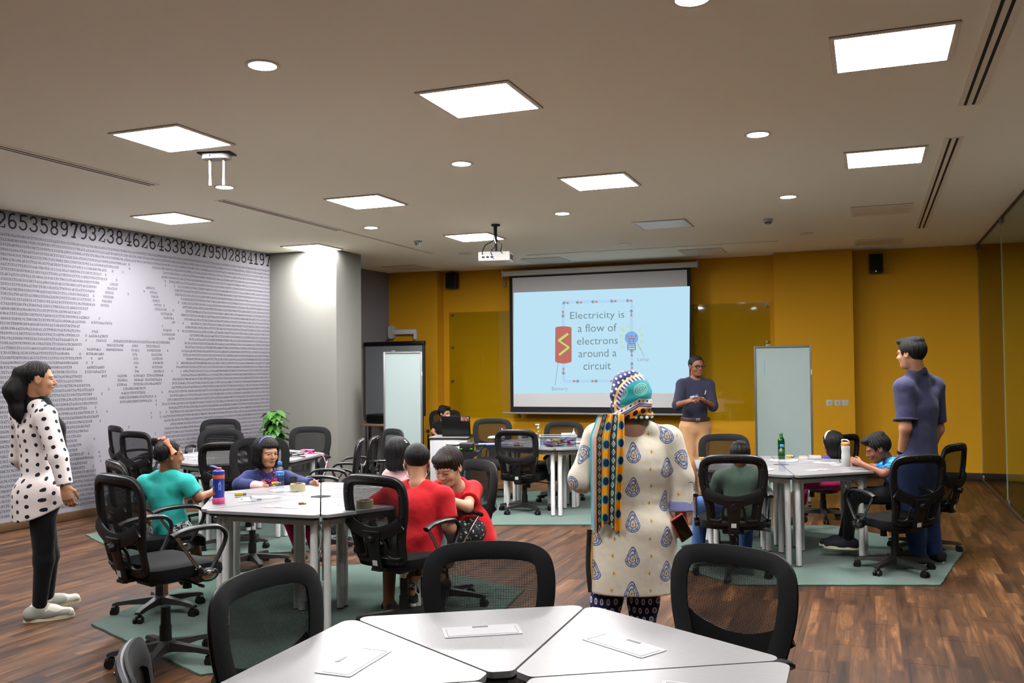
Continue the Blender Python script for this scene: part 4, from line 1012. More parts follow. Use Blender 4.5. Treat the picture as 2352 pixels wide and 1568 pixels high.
class Person:
    """joints are points in the room; everything is meshed relative to the spot the person stands or sits on"""
    def __init__(s, label, spot, S, skinm, J, head, group='people in the room'):
        s.o = A([spot[0], spot[1], spot[2] if len(spot) > 2 else 0.]); s.S = S; s.sk = skinm
        s.t = thing('person', label, 'person', tuple(s.o)); s.J = {k: A(v, float)-s.o for k, v in J.items()}; J = s.J
        s.M = rotm(*head[1:4]); s.hc = A(head[0], float)-s.o; s.h = head[4]
        r = nrm(J['shr']-J['shl']); up = nrm(J['nck']-J['pel']); s.fw = nrm(np.cross(up, r)); s.rt = r; s.up = up
    def torso(s, g=0., wz=1., low=True, belly=0., bust=0.):
        J, S, f = s.J, s.S, s.fw; out = []
        W = A(J['wai']); Cc = J['che']
        out.append(rc(J['pel'], W, (.148*S)*wz+g, (.132*S)*wz+g, fwd=f, flat=.76)); out.append(rc(W, Cc, (.132*S)*wz+g, (.150*S)*wz+g, fwd=f, flat=.70+belly))
        out.append(rc(Cc, (J['shl']+J['shr'])/2+(Cc-W)*.0, .150*S*wz+g, .10*S+g, fwd=f, flat=.68))
        for k in ('shl', 'shr'):
            out.append(rc(Cc*.45+J[k]*.55, J[k], .075*S*wz+g, .060*S+g)); out.append(rc(J['nck'], J[k], .048*S+g, .050*S+g))
        if bust:
            for q in (-1, 1): out.append(el(Cc+s.fw*.10*S+s.rt*q*.075*S-s.up*.02*S, A([.075, .075, .075])*S*bust+g))
        return out
    def arm(s, side, g=0., t0=0., t1=2., cut=True, w=1.):
        """t: 0 shoulder, 1 elbow, 2 wrist"""
        J, S = s.J, s.S; a, b, c = J['sh'+side], J['el'+side], J['wr'+side]; out = []
        R0, R1, R2, R3 = .050*S*w, .040*S*w, .041*S*w, .029*S*w
        if t0 < 1:
            e = min(t1, 1.); p = a+(b-a)*t0; q = a+(b-a)*e; out.append(rc(p, q, R0+(R1-R0)*t0+g, R0+(R1-R0)*e+g, c1=cut and t1 < 1))
        if t1 > 1:
            q = b+(c-b)*(t1-1); out.append(rc(b, q, R1+g, R2+(R3-R2)*(t1-1)+g, c1=cut and t1 < 2.01 and g > 0))
        return out
    def leg(s, side, g=0., t1=2., w=1., cut=True):
        J, S = s.J, s.S; a, b, c = J['hp'+side], J['kn'+side], J['an'+side]; out = []
        R0, R1, R2 = .088*S*w, .060*S*w, .040*S*w; e = min(1., t1); out.append(rc(a, a+(b-a)*e, R0+g, R0+(R1-R0)*e+g, c1=cut and t1 < 1))
        if t1 > 1: out.append(rc(b, b+(c-b)*(t1-1), R1+g, R1+(R2-R1)*(t1-1)+g, c1=cut))
        return out
    def body(s, vox=.009, extra=None, hvox=.0042, male=False, hands=True, curl=(40, 40), handn=None, handd=None, fine=True, wz=.93):
        J, S = s.J, s.S; sd = Sdf(.035*S); sd.adds(s.torso(-.004, wz))
        for q in 'lr':
            sd.adds(s.arm(q)); sd.adds(s.leg(q, t1=2., cut=False))
            an = J['an'+q]; kn = J['kn'+q]; fd = nrm(A([*(J['to'+q]-an)[:2], 0])); sd.add(rc(an, an+fd*.13*S-A([0, 0, .045*S]), .036*S, .03*S), .03)
        if extra: sd.adds(extra, .03)
        s.P = head_prims(sd, s.hc, s.M, s.h, J['nck'], .052*S*(1.1 if male else 1.), male)
        boxes = [(s.hc-.62*s.h, s.hc+.62*s.h, hvox)]
        if hands:
            for i, q in enumerate('lr'):
                wr = J['wr'+q]; fd = nrm(wr-J['el'+q]); d = handd[q] if handd and q in handd else fd; L = .175*S if S > .9 else .165*S
                n = handn[q] if handn and q in handn else nrm(np.cross(fd, A([0, 0, 1.]))*(-1 if q == 'l' else 1)+A([0, 0, .3]))
                hs = []; hand_prims(sd, wr, d, n, L, 1 if q == 'l' else -1, curl[i]); cc = wr+nrm(d)*L*.5; boxes.append((cc-.75*L, cc+.75*L, .0038 if fine else .006))
        lst = []; Vv, Q = surf(sd, vox)
        for lo, hi, hv in boxes:
            Vv, Q = cut_box(Vv, Q, lo+vox*1.5, hi-vox*1.5)
        lst.append((Vv, Q))
        for lo, hi, hv in boxes: lst.append(surf(sd, hv, lo, hi))
        s.b = merged('body', lst, s.sk, s.t); return s.b
    def cyl_pc(s, ax=None, R=.16):
        """cloth coordinates: around and along the nearest limb"""
        J = s.J; segs = [(J['pel']-s.up*.9, J['nck'], R, s.fw)]
        for q in 'lr': segs += [(J['sh'+q]+(J['el'+q]-J['sh'+q])*.12, J['el'+q], .055, s.fw), (J['el'+q], J['wr'+q], .05, s.fw)]
        def f(Vv, Q):
            best = None; C4 = Vv[Q].mean(1); pc = np.zeros((len(Q), 4, 3))
            for i, (a, b, r, fw) in enumerate(segs):
                ba = b-a; n = nrm(ba); t = np.clip((C4-a)@ba/(ba@ba), 0, 1); dd = np.linalg.norm(C4-a-t[:, None]*ba, axis=1)-r*(1. if i else .95)
                v = Vv-a; w = v@n; e1 = nrm(np.cross(n, fw)); e2 = np.cross(e1, n)
                if i == 0:
                    px = v@s.rt; py = v@fw; u = (px+np.sign(px)*np.clip(py+.05, 0, 1))[Q]
                else:
                    ang = np.arctan2(v@e1, -(v@e2))[Q]; wrap = (ang.max(1)-ang.min(1)) > math.pi; ang = np.where(wrap[:, None] & (ang < 0), ang+2*math.pi, ang); u = ang*r*1.05+i*.137
                m = np.ones(len(Q), bool) if best is None else dd < best; best = dd if best is None else np.where(m, dd, best)
                pc[m, :, 0] = u[m]; pc[m, :, 1] = w[Q][m]; pc[m, :, 2] = i
            return pc.reshape(-1, 3)
        f.corner = 1
        return f
    def hair(s, kind, material, vox=.005, seed=1, amp=.0022, extra=None):
        h, M = s.h, s.M; P = lambda x, y, z: s.hc+M@(A([x, y, z])*h); sd = Sdf(.02)
        def loc(x, y, z):
            px, py, pz = x-s.hc[0], y-s.hc[1], z-s.hc[2]; return [(M[0, i]*px+M[1, i]*py+M[2, i]*pz)/h for i in range(3)]
        if kind in ('short', 'crop', 'boy', 'tied'):
            g = {'short': .05, 'crop': .012, 'boy': .045, 'tied': .012}[kind]
            sd.add(el(P(0, -.075, .135), A([.345+g*.6, .42+g*.55, .375+g])*h, M))
            if kind == 'short': sd.add(el(P(.0, .22, .40), A([.24, .22, .13])*h, M), .05*h); sd.add(el(P(0, -.2, .42), A([.26, .25, .13])*h, M), .05*h)
            if kind == 'boy':
                sd.add(el(P(.0, .20, .33), A([.30, .24, .15])*h, M), .05*h)
                for k in range(5): sd.add(rc(P(.05+.05*k, .30-.012*k*k, .33), P(.10+.05*k, .385-.03*k, .12-.02*k), .055*h, .02*h), .03*h)
            xs = {'short': [(-.6, -.34), (-.34, -.30), (-.16, -.16), (-.10, -.02), (.06, -.02), (.13, -.10), (.17, .06), (.26, .20), (.40, .27), (.7, .30)], 'crop': [(-.6, -.32), (-.34, -.30), (-.16, -.12), (-.10, .0), (.06, .0), (.13, -.02), (.17, .12), (.26, .26), (.40, .33), (.7, .36)],
                  'boy': [(-.6, -.30), (-.34, -.28), (-.16, -.12), (-.10, -.02), (.06, -.02), (.13, -.12), (.17, .0), (.26, .10), (.40, .12), (.7, .12)], 'tied': [(-.6, -.22), (-.34, -.22), (-.16, -.10), (-.10, .02), (.06, .02), (.12, .02), (.17, .16), (.26, .28), (.40, .33), (.7, .34)]}[kind]
            xa = A([q[0] for q in xs]); za = A([q[1] for q in xs])
            def cutf(x, y, z):
                lx, ly, lz = loc(x, y, z); return (np.interp(ly, xa, za)-lz)*h*.75
            sd.inter(fld(cutf), .012)
        elif kind in ('bob', 'long', 'pink'):
            bz = {'bob': -.50, 'long': -.80, 'pink': -.62}[kind]; fl = .07 if kind != 'long' else .0
            sd.add(el(P(0, -.08, .15), A([.40, .47, .42])*h, M)); sd.add(rc(P(0, -.12, .10), P(0, -.14, bz+.28), .40*h, (.40+fl)*h, fwd=M[:, 1], flat=.95), .05)
            sd.inter(half_space(P(0, -.1, bz), M@A([0, -.12, -1.])), .03)
            def cutf(x, y, z):
                lx, ly, lz = loc(x, y, z); fr = np.minimum(np.minimum((ly-.13)*1., (.30-np.abs(lx-.0)-.10*np.clip(-lz, 0, 1))), (.20+.5*(ly-.42)*0-lz+.18*np.abs(lx)*0)); return fr*h
            sd.inter(fld(cutf), .02)
        if extra: extra(sd, P, h)
        wf = wrinkle(seed, 1., 6)
        def nf(x, y, z):
            lx, ly, lz = loc(x, y, z); a = np.arctan2(lx, -ly+.02); return np.sin(a*23+np.sin(lz*5+seed)*1.1)+.6*np.sin(a*41+lz*3+seed*2)+.5*np.sin(lx*19-ly*13+lz*4)
        return sobj('hair', sd, vox, material, s.t, None, nf, amp)
    def shoe(s, q, material, sole=None, L=.26, high=.0, name='shoe', pitch=0.):
        J = s.J; an = J['an'+q]; d = nrm(A([*(J['to'+q]-an)[:2], 0])); fz = max(-s.o[2], an[2]-.085*s.S) if pitch == 0 else an[2]-.085*s.S; b = A([an[0], an[1], fz]); sd = Sdf(.03)
        K = L/.26; heel = b-d*.055*K; toe = b+d*.175*K; u = A([0, 0, 1.]); r = np.cross(d, u)
        tl = u*math.tan(R_(pitch))*L*.6
        sd.add(rc(heel+u*.045, b+d*.06*K+u*.045+tl*.4, .040*K, .043*K)); sd.add(rc(b+d*.05*K+u*.04+tl*.3, toe+u*.032+tl, .042*K, .033*K)); sd.add(rc(heel+u*.06+d*.01, an+u*(.01+high), .038*K, .042*K, c1=True)); sd.add(rc(b+u*.085*K, b+d*.09*K+u*.055+tl*.5, .034*K, .034*K))
        lowp = half_space(b+u*.016, -u+d*math.tan(R_(pitch))*-.0) if pitch == 0 else half_space(b+u*.016, nrm(-u+d*math.tan(R_(pitch))))
        sd.inter(lowp, .004)
        o = sobj(name, sd, .006, material, s.t)
        if sole:
            m = MB(); pts = []
            for k in range(24):
                a = 2*math.pi*k/24; y = math.cos(a); x = math.sin(a); ww = (.043 if y > 0 else .038)*K; pts.append((b+d*(.06*K+y*.153*K)+r*x*ww*(1 if abs(y) < .8 else .9)))
            vs = [(p[0], p[1], p[2]+.001+ (tl[2]*((p-b)@d)/(.175*K))) for p in pts]+[(p[0], p[1], p[2]+.024+(tl[2]*((p-b)@d)/(.175*K))) for p in pts]; n = 24
            m.add(vs, [tuple(range(n))[::-1], tuple(range(n, 2*n))]+[(i, (i+1) % n, n+(i+1) % n, n+i) for i in range(n)]); m.obj('sole', sole, o)
        return o
# ---------------------------------------------------------------- the people themselves
def joints(pel, wai, che, nck, shl, shr, ell, wrl, elr, wrr, kn, an, face, S, hw=.085):
    """kn, an: (left, right); face: heading of the pelvis"""
    f = A([math.cos(R_(face)), math.sin(R_(face)), 0]); r = A([f[1], -f[0], 0]); J = dict(pel=pel, wai=wai, che=che, nck=nck, shl=shl, shr=shr, ell=ell, wrl=wrl, elr=elr, wrr=wrr)
    J['hpl'] = A(pel)-r*hw*S-A([0, 0, .03*S]); J['hpr'] = A(pel)+r*hw*S-A([0, 0, .03*S]); J['knl'], J['knr'] = kn; J['anl'], J['anr'] = an
    for q in 'lr': J['to'+q] = A(J['an'+q])+f*.2
    return J
def shirt(p, name, m, g=.014, t1=.55, hem=None, wz=1., vox=.008, amp=.003, seed=3, pcf=None, low=None, neck=.058, hemn=None, wf=22., armw=1., extra=None, armg=.006):
    sd = Sdf(.022*max(.75, p.S)); sd.adds(p.torso(g*.62, wz))
    for q in 'lr': sd.adds(p.arm(q, g*.62+armg*.6, 0, t1, w=1+(armw-1)*.5))
    if low is not None: sd.add(rc(p.J['pel'], low[0], low[1], low[2], fwd=p.fw, flat=low[3]))
    if extra: extra(sd)
    if hem is not None: sd.inter(half_space(hem, hemn if hemn is not None else -p.up), .006)
    sd.sub(rc(p.J['nck']+p.up*.012, p.J['nck']+p.up*.2, neck*p.S+.004, neck*p.S+.03), .01)
    return sobj(name, sd, vox, m, p.t, pcf, wrinkle(seed, wf, 6, (1, 1, .8)), amp*1.35)
def trousers(p, name, m, g=.012, t1=1.92, vox=.009, amp=.003, seed=5, top=None, w=1., pcf=None, wz=1., lift=.03, wf=24.):
    sd = Sdf(.03); J = p.J; sd.add(rc(J['pel']-p.up*.02*p.S, J['pel']+p.up*lift*p.S, .140*p.S*wz+g, .136*p.S*wz+g, fwd=p.fw, flat=.78, c1=True))
    for q in 'lr': sd.adds(p.leg(q, g, t1, w))
    return sobj(name, sd, vox, m, p.t, pcf, wrinkle(seed, wf, 6, (1, 1, .6)), amp)
ALB[0] = .6
SK1 = skin('skin warm', (196, 142, 108)); SK2 = skin('skin tan', (160, 106, 76)); SK3 = skin('skin brown', (142, 90, 64)); SK4 = skin('skin fair', (216, 168, 138))
ALB[0] = .82
# 1 --- woman in polka dots at the left
def dots(nt):
    q = sep(nt, attr(nt, 'pc')); u = q[0]/.062; v = q[1]/.062; k = u.floor(); a = (u.fract()-.5)*.062; b = ((v+(k*.5).fract()).fract()-.5)*.062
    d = (a*a+b*b).sqrt(); w = noise(nt, coord(nt), 9., 3.)
    return mix(nt, d.lt(.0125), mix(nt, w, (208, 196, 192), (228, 218, 214)), (24, 26, 40))
POLKA = fabric('polka dot cotton', (226, 216, 212), fn=dots, rough=.8)
BLKC = fabric('black cloth', (14, 14, 16), (10, 10, 12)); SNK = mat('sneaker beige', (205, 200, 186), .7, fn=lambda nt: mix(nt, noise(nt, coord(nt), 9., 1.).gt(.57), (206, 200, 186), (150, 152, 140))); SOLE = mat('cream sole', (214, 206, 176), .7)
d = dep
p = Person('woman in a white blouse with black polka dots and black trousers, at the far left', atz(92, 1418)[:2], .93, SK1, joints(d(95, 1140, 5.87), d(84, 1062, 5.87), d(78, 990, 5.87), d(74, 925, 5.86), d(48, 955, 5.98), d(104, 955, 5.77), d(45, 1050, 6.02), d(95, 1105, 6.2), d(134, 1048, 5.73), d(150, 1118, 5.72), (d(112, 1275, 6.0), d(101, 1285, 5.83)), (d(108, 1376, 6.1), d(90, 1398, 5.86)), 52, .93), (d(88, 870, 5.83), 52, -2, 0, .22))
p.body(handn={'r': A([.3, -.6, .1])}, curl=(30, 35)); face_bits(p.b, p.hc, p.M, p.h, None, brow=(22, 16, 14), skinmat=SK1)
shirt(p, 'blouse', POLKA, .020, 1.93, wz=.86, low=(p.J['pel']+A([-.0, -.0, -.16])-p.fw*.01, .180, .166, .95), hem=p.J['pel']-A([0, 0, .075]), hemn=nrm(A([.0, 0, -1.])+p.fw*.42), pcf=p.cyl_pc(), amp=.004, seed=11, armw=1.1, armg=.010)
trousers(p, 'trousers', BLKC, .006, 1.96, amp=.003, w=.95)
p.shoe('l', SNK, SOLE, .25, pitch=12); p.shoe('r', SNK, SOLE, .255)
for q in (-1, 1): pass
def tail(sd, P, h):
    sd.add(el(P(0, -.47, .20), A([.11, .13, .12])*h)); sd.add(rc(P(0, -.50, .16), P(0, -.60, -.35), .13*h, .25*h), .05); sd.add(rc(P(0, -.60, -.35), P(0, -.50, -.95), .25*h, .15*h), .05); sd.add(rc(P(0, -.50, -.9), P(0, -.42, -1.28), .15*h, .03*h), .04)
def p1hair(sd, P, h): pass
p.hair('tied', HAIRK, seed=4, extra=tail)
sd = Sdf(.03); sd.add(rc(p.J['nck']-p.up*.02, p.J['nck']+p.up*.055, .078, .070)); sd.add(rc(p.J['nck']+p.fw*.06, p.J['che']+p.fw*.125+p.rt*.03, .05, .05)); sd.add(rc(p.J['che']+p.fw*.125+p.rt*.03, p.J['pel']+p.fw*.14+A([0, 0, -.02]), .055, .05))
sobj('scarf', sd, .008, BLKC, p.t, None, wrinkle(8, 40.), .004)
MB().tube([p.hc+p.M@(A([.09*math.cos(a), -.50, .18+.09*math.sin(a)])*p.h) for a in [k*math.pi/5 for k in range(10)]], .007, 6, closed=True).obj('hair_band', BLKC, p.t)
# 2 --- girl in turquoise
TEAL = fabric('turquoise jersey', (52, 178, 168), (38, 160, 152)); PATSH = mat('patterned shorts', (120, 128, 130), .8, fn=lambda nt: mix(nt, noise(nt, coord(nt), 40., 2.).gt(.5), (34, 38, 44), (196, 198, 196)))
p = Person('girl in a turquoise t-shirt with peach hair bows, seated with her back to us', atz(392, 1420)[:2], .70, SK2, joints(d(392, 1208, 6.0), d(388, 1172, 6.0), d(381, 1135, 6.02), d(380, 1087, 6.03), d(334, 1108, 6.07), d(428, 1108, 5.97), d(318, 1165, 6.12), d(350, 1205, 6.3), d(456, 1143, 5.98), d(491, 1128, 6.12), (d(405, 1230, 6.35), d(442, 1238, 6.22)), (d(430, 1325, 6.4), d(464, 1320, 6.25)), 95, .70), (d(389, 1046, 6.02), 62, -3, 0, .205))
p.body(curl=(30, 45)); face_bits(p.b, p.hc, p.M, p.h, None, skinmat=SK2)
shirt(p, 't_shirt', TEAL, .020, .72, wz=1.08, hem=p.J['pel']-p.up*.11, low=(p.J['pel']-p.up*.14, .118, .120, .85), amp=.0055, seed=21, wf=30., armw=1.25, armg=.012, neck=.06)
trousers(p, 'shorts', PATSH, .014, .95, w=1.1); [p.shoe(q, mat('brown sandal', (92, 62, 44), .7), None, .2) for q in 'lr']
def buns(sd, P, h):
    sd.add(el(P(-.27, -.38, .42), A([.13, .13, .15])*h), .02); sd.add(rc(P(-.27, -.40, .48), P(-.42, -.42, .50), .06*h, .03*h), .02); sd.add(el(P(.26, -.30, .18), A([.15, .16, .20])*h), .02); sd.add(rc(P(.28, -.34, .1), P(.24, -.42, -.12), .10*h, .03*h), .02)
p.hair('tied', HAIRK, seed=6, extra=buns)
BOWM = fabric('peach ribbon', (238, 152, 118), (226, 130, 100))
def bow(p, c, sz, ax, nm='hair_bow'):
    ax = nrm(ax); out = nrm(c-p.hc); up = np.cross(out, ax); sd = Sdf(.006)
    for s in (-1, 1): sd.add(rc(c+ax*s*.004, c+ax*s*sz, .010, sz*.46, fwd=out, flat=.45, c1=True))
    sd.add(el(c, A([.011, .011, .013]))); sobj(nm, sd, .0032, BOWM, p.t, None, wrinkle(3, 190.), .0012)
PP = lambda x, y, z: p.hc+p.M@(A([x, y, z])*p.h)
bow(p, PP(.335, -.12, .30), .052, p.M@A([.2, .5, -.8])); bow(p, PP(-.20, -.28, .50), .045, p.M@A([.8, .3, .3]))
# 3 --- girl in navy
NAVYE = fabric('navy embroidered', (44, 52, 96), fn=lambda nt: (lambda q, o: mix(nt, (o.gt(.62))*(q[0].abs().lt(.075))*(q[1].gt(.9)), mix(nt, noise(nt, coord(nt), 12., 2.), (30, 38, 82), (50, 60, 108)), (196, 40, 96)))(sep(nt, attr(nt, 'pc')), noise(nt, coord(nt), 55., 1.)))
MAG = fabric('magenta leggings', (150, 20, 62))
p = Person('girl in a navy embroidered top with a blue hairband, seated behind the table', atz(622, 1345)[:2], .66, SK1, joints(d(622, 1165, 7.1), d(620, 1140, 7.08), d(616, 1112, 7.05), d(614, 1082, 7.02), d(658, 1096, 7.08), d(572, 1097, 6.98), d(690, 1108, 6.98), d(722, 1110, 6.8), d(549, 1112, 6.88), d(592, 1116, 6.72), (d(700, 1180, 6.8), d(660, 1185, 6.75)), (d(725, 1270, 6.8), d(688, 1265, 6.8)), -38, .66), (d(613, 1040, 6.98), -22, -4, 0, .218))
p.body(curl=(20, 25), hvox=.004); face_bits(p.b, p.hc, p.M, p.h, None, (172, 92, 84), skinmat=SK1)
sw = lambda Vv: np.stack([(Vv-p.J['nck'])@p.rt, (Vv[:, 2])*1.+.2, 0*Vv[:, 0]], 1)
shirt(p, 'top', NAVYE, .018, 1.8, wz=1.05, pcf=sw, amp=.004, seed=33, wf=36., armw=1.2, armg=.01, vox=.007)
for k, (u, v, c_) in enumerate(((-.045, -.02, (206, 44, 92)), (-.055, -.045, (206, 44, 92)), (-.03, -.075, (90, 190, 205)), (-.012, -.08, (210, 60, 110)), (.0, -.10, (120, 200, 205)), (.015, -.115, (206, 44, 92)), (-.02, -.105, (220, 215, 220)), (.03, -.085, (206, 44, 92)), (.048, -.03, (206, 44, 92)), (.055, -.055, (206, 44, 92)), (-.04, -.1, (90, 190, 205)), (.02, -.14, (90, 190, 205)), (-.01, -.14, (206, 44, 92)))):
    c = p.J['nck']+p.rt*u+p.up*v+p.fw*(.125-.9*u*u); o = MB(); n = 6
    for i in range(5): a = i*1.2566; o.box(c+p.rt*.008*math.cos(a)+p.up*.008*math.sin(a), (.009, .009, .009), .003)
    o.obj('embroidered_flower', mat('thread %d' % c_[1], c_, .7), p.t)
sd = Sdf(.01); w_ = p.J['wrr']; dd = nrm(w_-p.J['elr']); sd.add(rc(w_-dd*.035, w_+dd*.03, .038, .034)); sobj('cuff', sd, .005, mat('pink quilt', (222, 170, 168), .7), p.t)
trousers(p, 'leggings', MAG, .008, 1.9); [p.shoe(q, mat('tan sandal', (150, 108, 88), .7), None, .19) for q in 'lr']
p.hair('bob', HAIRK, seed=2, vox=.005)
hb = [p.hc+p.M@(A([.405*math.sin(a), .02, .13+.44*math.cos(a)])*p.h) for a in [R_(-75+150*k/14) for k in range(15)]]
MB().tube(hb, (.012, .006), 6, up=lambda i: p.M[:, 1]).obj('hairband', mat('glitter blue', (52, 40, 168), .35, fn=lambda nt: mix(nt, noise(nt, coord(nt), 300., 1.).gt(.6), (40, 32, 150), (170, 160, 240))), p.t)
# 4 --- girl in pale pink, hair to us
PINK = fabric('pale pink cotton', (226, 190, 190), (212, 172, 172))
p = Person('girl in pale pink with a pearl hair clip, back of her head to us', atz(920, 1300)[:2], .66, SK4, joints(d(922, 1165, 6.9), d(921, 1140, 6.9), d(920, 1112, 6.9), d(919, 1080, 6.9), d(893, 1092, 6.94), d(950, 1094, 6.86), d(885, 1125, 6.9), d(905, 1140, 6.75), d(962, 1130, 6.8), d(945, 1145, 6.65), (d(905, 1180, 6.7), d(930, 1180, 6.7)), (d(905, 1265, 6.7), d(930, 1265, 6.7)), 110, .66), (d(917, 1040, 6.9), 100, 2, 4, .212))
p.body(fine=False, vox=.011, hvox=.006); shirt(p, 'blouse', PINK, .018, .6, wz=1.05, vox=.009, amp=.004, seed=9)
trousers(p, 'trousers', MAG, .008, 1.9, vox=.012); [p.shoe(q, mat('tan sandal'), None, .19) for q in 'lr']; p.hair('pink', HAIRK, seed=5)
for k in range(5):
    a = k*1.2566; c = p.hc+p.M@(A([.30, -.25, .37])*p.h); MB().lathe([(.0, -.006), (.006, -.004), (.008, 0), (.006, .004), (.0, .006)], c+p.M@A([.014*math.cos(a), 0, .014*math.sin(a)])+nrm(c-p.hc)*.006, 10).obj('pearl', mat('pearl', (232, 228, 214), .25), p.t)
# 5 --- boy in red, back to us
REDM = fabric('red jersey', (178, 22, 30), (156, 14, 22)); REDB = fabric('bright red jersey', (198, 26, 32), (182, 18, 24)); GRYS = fabric('grey shorts', (110, 112, 116)); MASK = mat('mask white', (226, 226, 228), .8)
p = Person('boy in a plain red t-shirt seated with his back to us', atz(960, 1385)[:2], .84, SK1, joints(d(962, 1242, 5.69), d(962, 1212, 5.69), d(962, 1170, 5.71), d(960, 1110, 5.75), d(896, 1136, 5.80), d(1020, 1140, 5.68), d(846, 1170, 5.85), d(905, 1146, 6.11), d(1034, 1212, 5.63), d(1012, 1165, 5.93), (d(895, 1275, 6.08), d(975, 1290, 6.05)), (d(893, 1388, 5.88), d(938, 1338, 5.80)), 118, .84), (d(958, 1062, 5.81), 117, -24, 0, .232))
p.J['tor'] = p.J['anr']-_F*.17+_R*.05; p.body(curl=(20, 20)); shirt(p, 't_shirt', REDM, .020, .72, wz=1.12, low=(p.J['pel']-p.up*.08, .16, .165, .85), hem=p.J['pel']-p.up*.09, amp=.0055, seed=41, wf=26., armw=1.35, armg=.010, neck=.062)
trousers(p, 'shorts', GRYS, .018, .96, w=1.15, wz=1.15); p.hair('crop', HAIRK, seed=7, amp=.0012)
for s in (-1, 1):
    PP = lambda x, y, z: p.hc+p.M@(A([x, y, z])*p.h)
    MB().tube(crom([PP(s*.30, .22, -.16), PP(s*.335, .06, -.10), PP(s*.37, -.08, -.06), PP(s*.36, -.10, -.14), PP(s*.31, .10, -.26), PP(s*.24, .27, -.34)], 5, False), .0022, 5).obj('mask_loop', MASK, p.t)
sd = Sdf(.02); sd.add(el(p.hc+p.M@(A([0, .25, -.24])*p.h), A([.27, .22, .22])*p.h, p.M)); sd.inter(half_space(p.hc+p.M@(A([0, .12, 0])*p.h), -p.M[:, 1])); sobj('face_mask', sd, .005, MASK, p.t)
for q in 'lr':
    an = p.J['an'+q]; fd = nrm(A([*(p.J['to'+q]-an)[:2], 0])); rr = np.cross(fd, A([0, 0, 1.])); c = an+fd*.09; c[2] = an[2]-.035
    t_ = MB(); pts = [(c+rr*.046*math.cos(a)+A([0, 0, .048*math.sin(a)])) for a in [R_(-10+200*k/12) for k in range(13)]]
    t_.tube(pts, (.006, .03), 6, up=lambda i: nrm(pts[i]-c)); s_ = t_.obj('slide_strap', mat('black rubber', (16, 16, 17), .6), p.t)
    b_ = an+fd*.065; m = MB(); N = 20; zz = an[2]-.075*.8
    ring = [b_+fd*.125*math.cos(2*math.pi*k/N)+rr*.045*math.sin(2*math.pi*k/N) for k in range(N)]
    m.add([(v[0], v[1], zz-.025) for v in ring]+[(v[0], v[1], zz) for v in ring], [tuple(range(N))[::-1], tuple(range(N, 2*N))]+[(i, (i+1) % N, N+(i+1) % N, N+i) for i in range(N)]); m.obj('slide_sole', mat('black rubber'), p.t)
    tm = text_mesh('NIKE', .040, bold=.001); nn = nrm(A([0, 0, 1.])*.75-_F*.65) if q == 'r' else nrm(A([0, 0, 1.])+fd*.3); xx = _R if q == 'r' else -rr; xx = nrm(xx-nn*(xx@nn)); yy = np.cross(nn, xx)
    for v in tm.vertices: co = v.co.copy(); ang = co.x/.05; v.co = Vector(c+nn*(.061*math.cos(ang))+xx*(.056*math.sin(ang))+yy*co.y)
    tm.materials.clear(); tm.materials.append(MASK); link('strap_lettering', tm, s_)
# 6 --- boy in red bending forward
p = Person('boy in a red t-shirt bending forward over the table, fringe over his brow', atz(1075, 1345)[:2], .82, SK4, joints(d(1080, 1208, 6.14), d(1068, 1185, 6.14), d(1055, 1158, 6.12), d(1050, 1118, 6.08), d(1086, 1126, 6.16), d(1010, 1124, 6.06), d(1074, 1163, 5.94), d(1000, 1138, 5.90), d(995, 1165, 5.96), d(975, 1140, 5.90), (d(1015, 1240, 5.98), d(1000, 1235, 6.13)), (d(1010, 1335, 6.03), d(990, 1330, 6.18)), 205, .80), (d(1030, 1072, 6.00), 262, -24, 0, .242))
p.body(curl=(25, 25), hvox=.0038); face_bits(p.b, p.hc, p.M, p.h, None, (196, 112, 100), brow=(40, 28, 22), skinmat=SK4)
shirt(p, 't_shirt', REDB, .020, .66, wz=1.05, low=(p.J['pel']-p.up*.12, .14, .15, .85), hem=p.J['pel']-p.up*.14, amp=.005, seed=51, wf=28., armw=1.3, armg=.014, neck=.062)
PRT = mat('black shorts white print', (18, 18, 20), .8, fn=lambda nt: mix(nt, noise(nt, coord(nt), 48., 2.).gt(.63), (18, 18, 20), (190, 190, 190)))
trousers(p, 'shorts', PRT, .02, .98, w=1.15); [p.shoe(q, mat('black rubber'), None, .21) for q in 'lr']
p.hair('boy', HAIRB, seed=8, vox=.0045, amp=.002)
# 7 --- masked boy behind the laptop
p = Person('boy with a pink face mask behind the laptop', atz(1018, 1100)[:2], .68, SK1, joints(d(1016, 1015, 13.6), d(1016, 1002, 13.6), d(1016, 988, 13.6), d(1018, 968, 13.6), d(1036, 975, 13.55), d(1000, 975, 13.65), d(1045, 992, 13.5), d(1040, 1002, 13.3), d(994, 992, 13.6), d(1005, 1002, 13.35), (d(1025, 1018, 13.3), d(1012, 1018, 13.3)), (d(1025, 1088, 13.3), d(1012, 1088, 13.3)), -60, .68), (d(1021, 949, 13.6), -10, -4, 0, .212))
p.body(fine=False, vox=.012, hvox=.006, hands=False); face_bits(p.b, p.hc, p.M, p.h, None, skinmat=SK1); shirt(p, 't_shirt', BLKC, .016, .6, vox=.011); trousers(p, 'trousers', BLKC, vox=.013); [p.shoe(q, BLKC, None, .2) for q in 'lr']; p.hair('short', HAIRK, seed=3, vox=.006)
sd = Sdf(.02); sd.add(el(p.hc+p.M@(A([0, .24, -.24])*p.h), A([.28, .22, .22])*p.h, p.M)); sd.inter(half_space(p.hc+p.M@(A([0, .10, 0])*p.h), -p.M[:, 1])); sobj('face_mask', sd, .006, mat('pink mask', (226, 190, 214), .8), p.t)
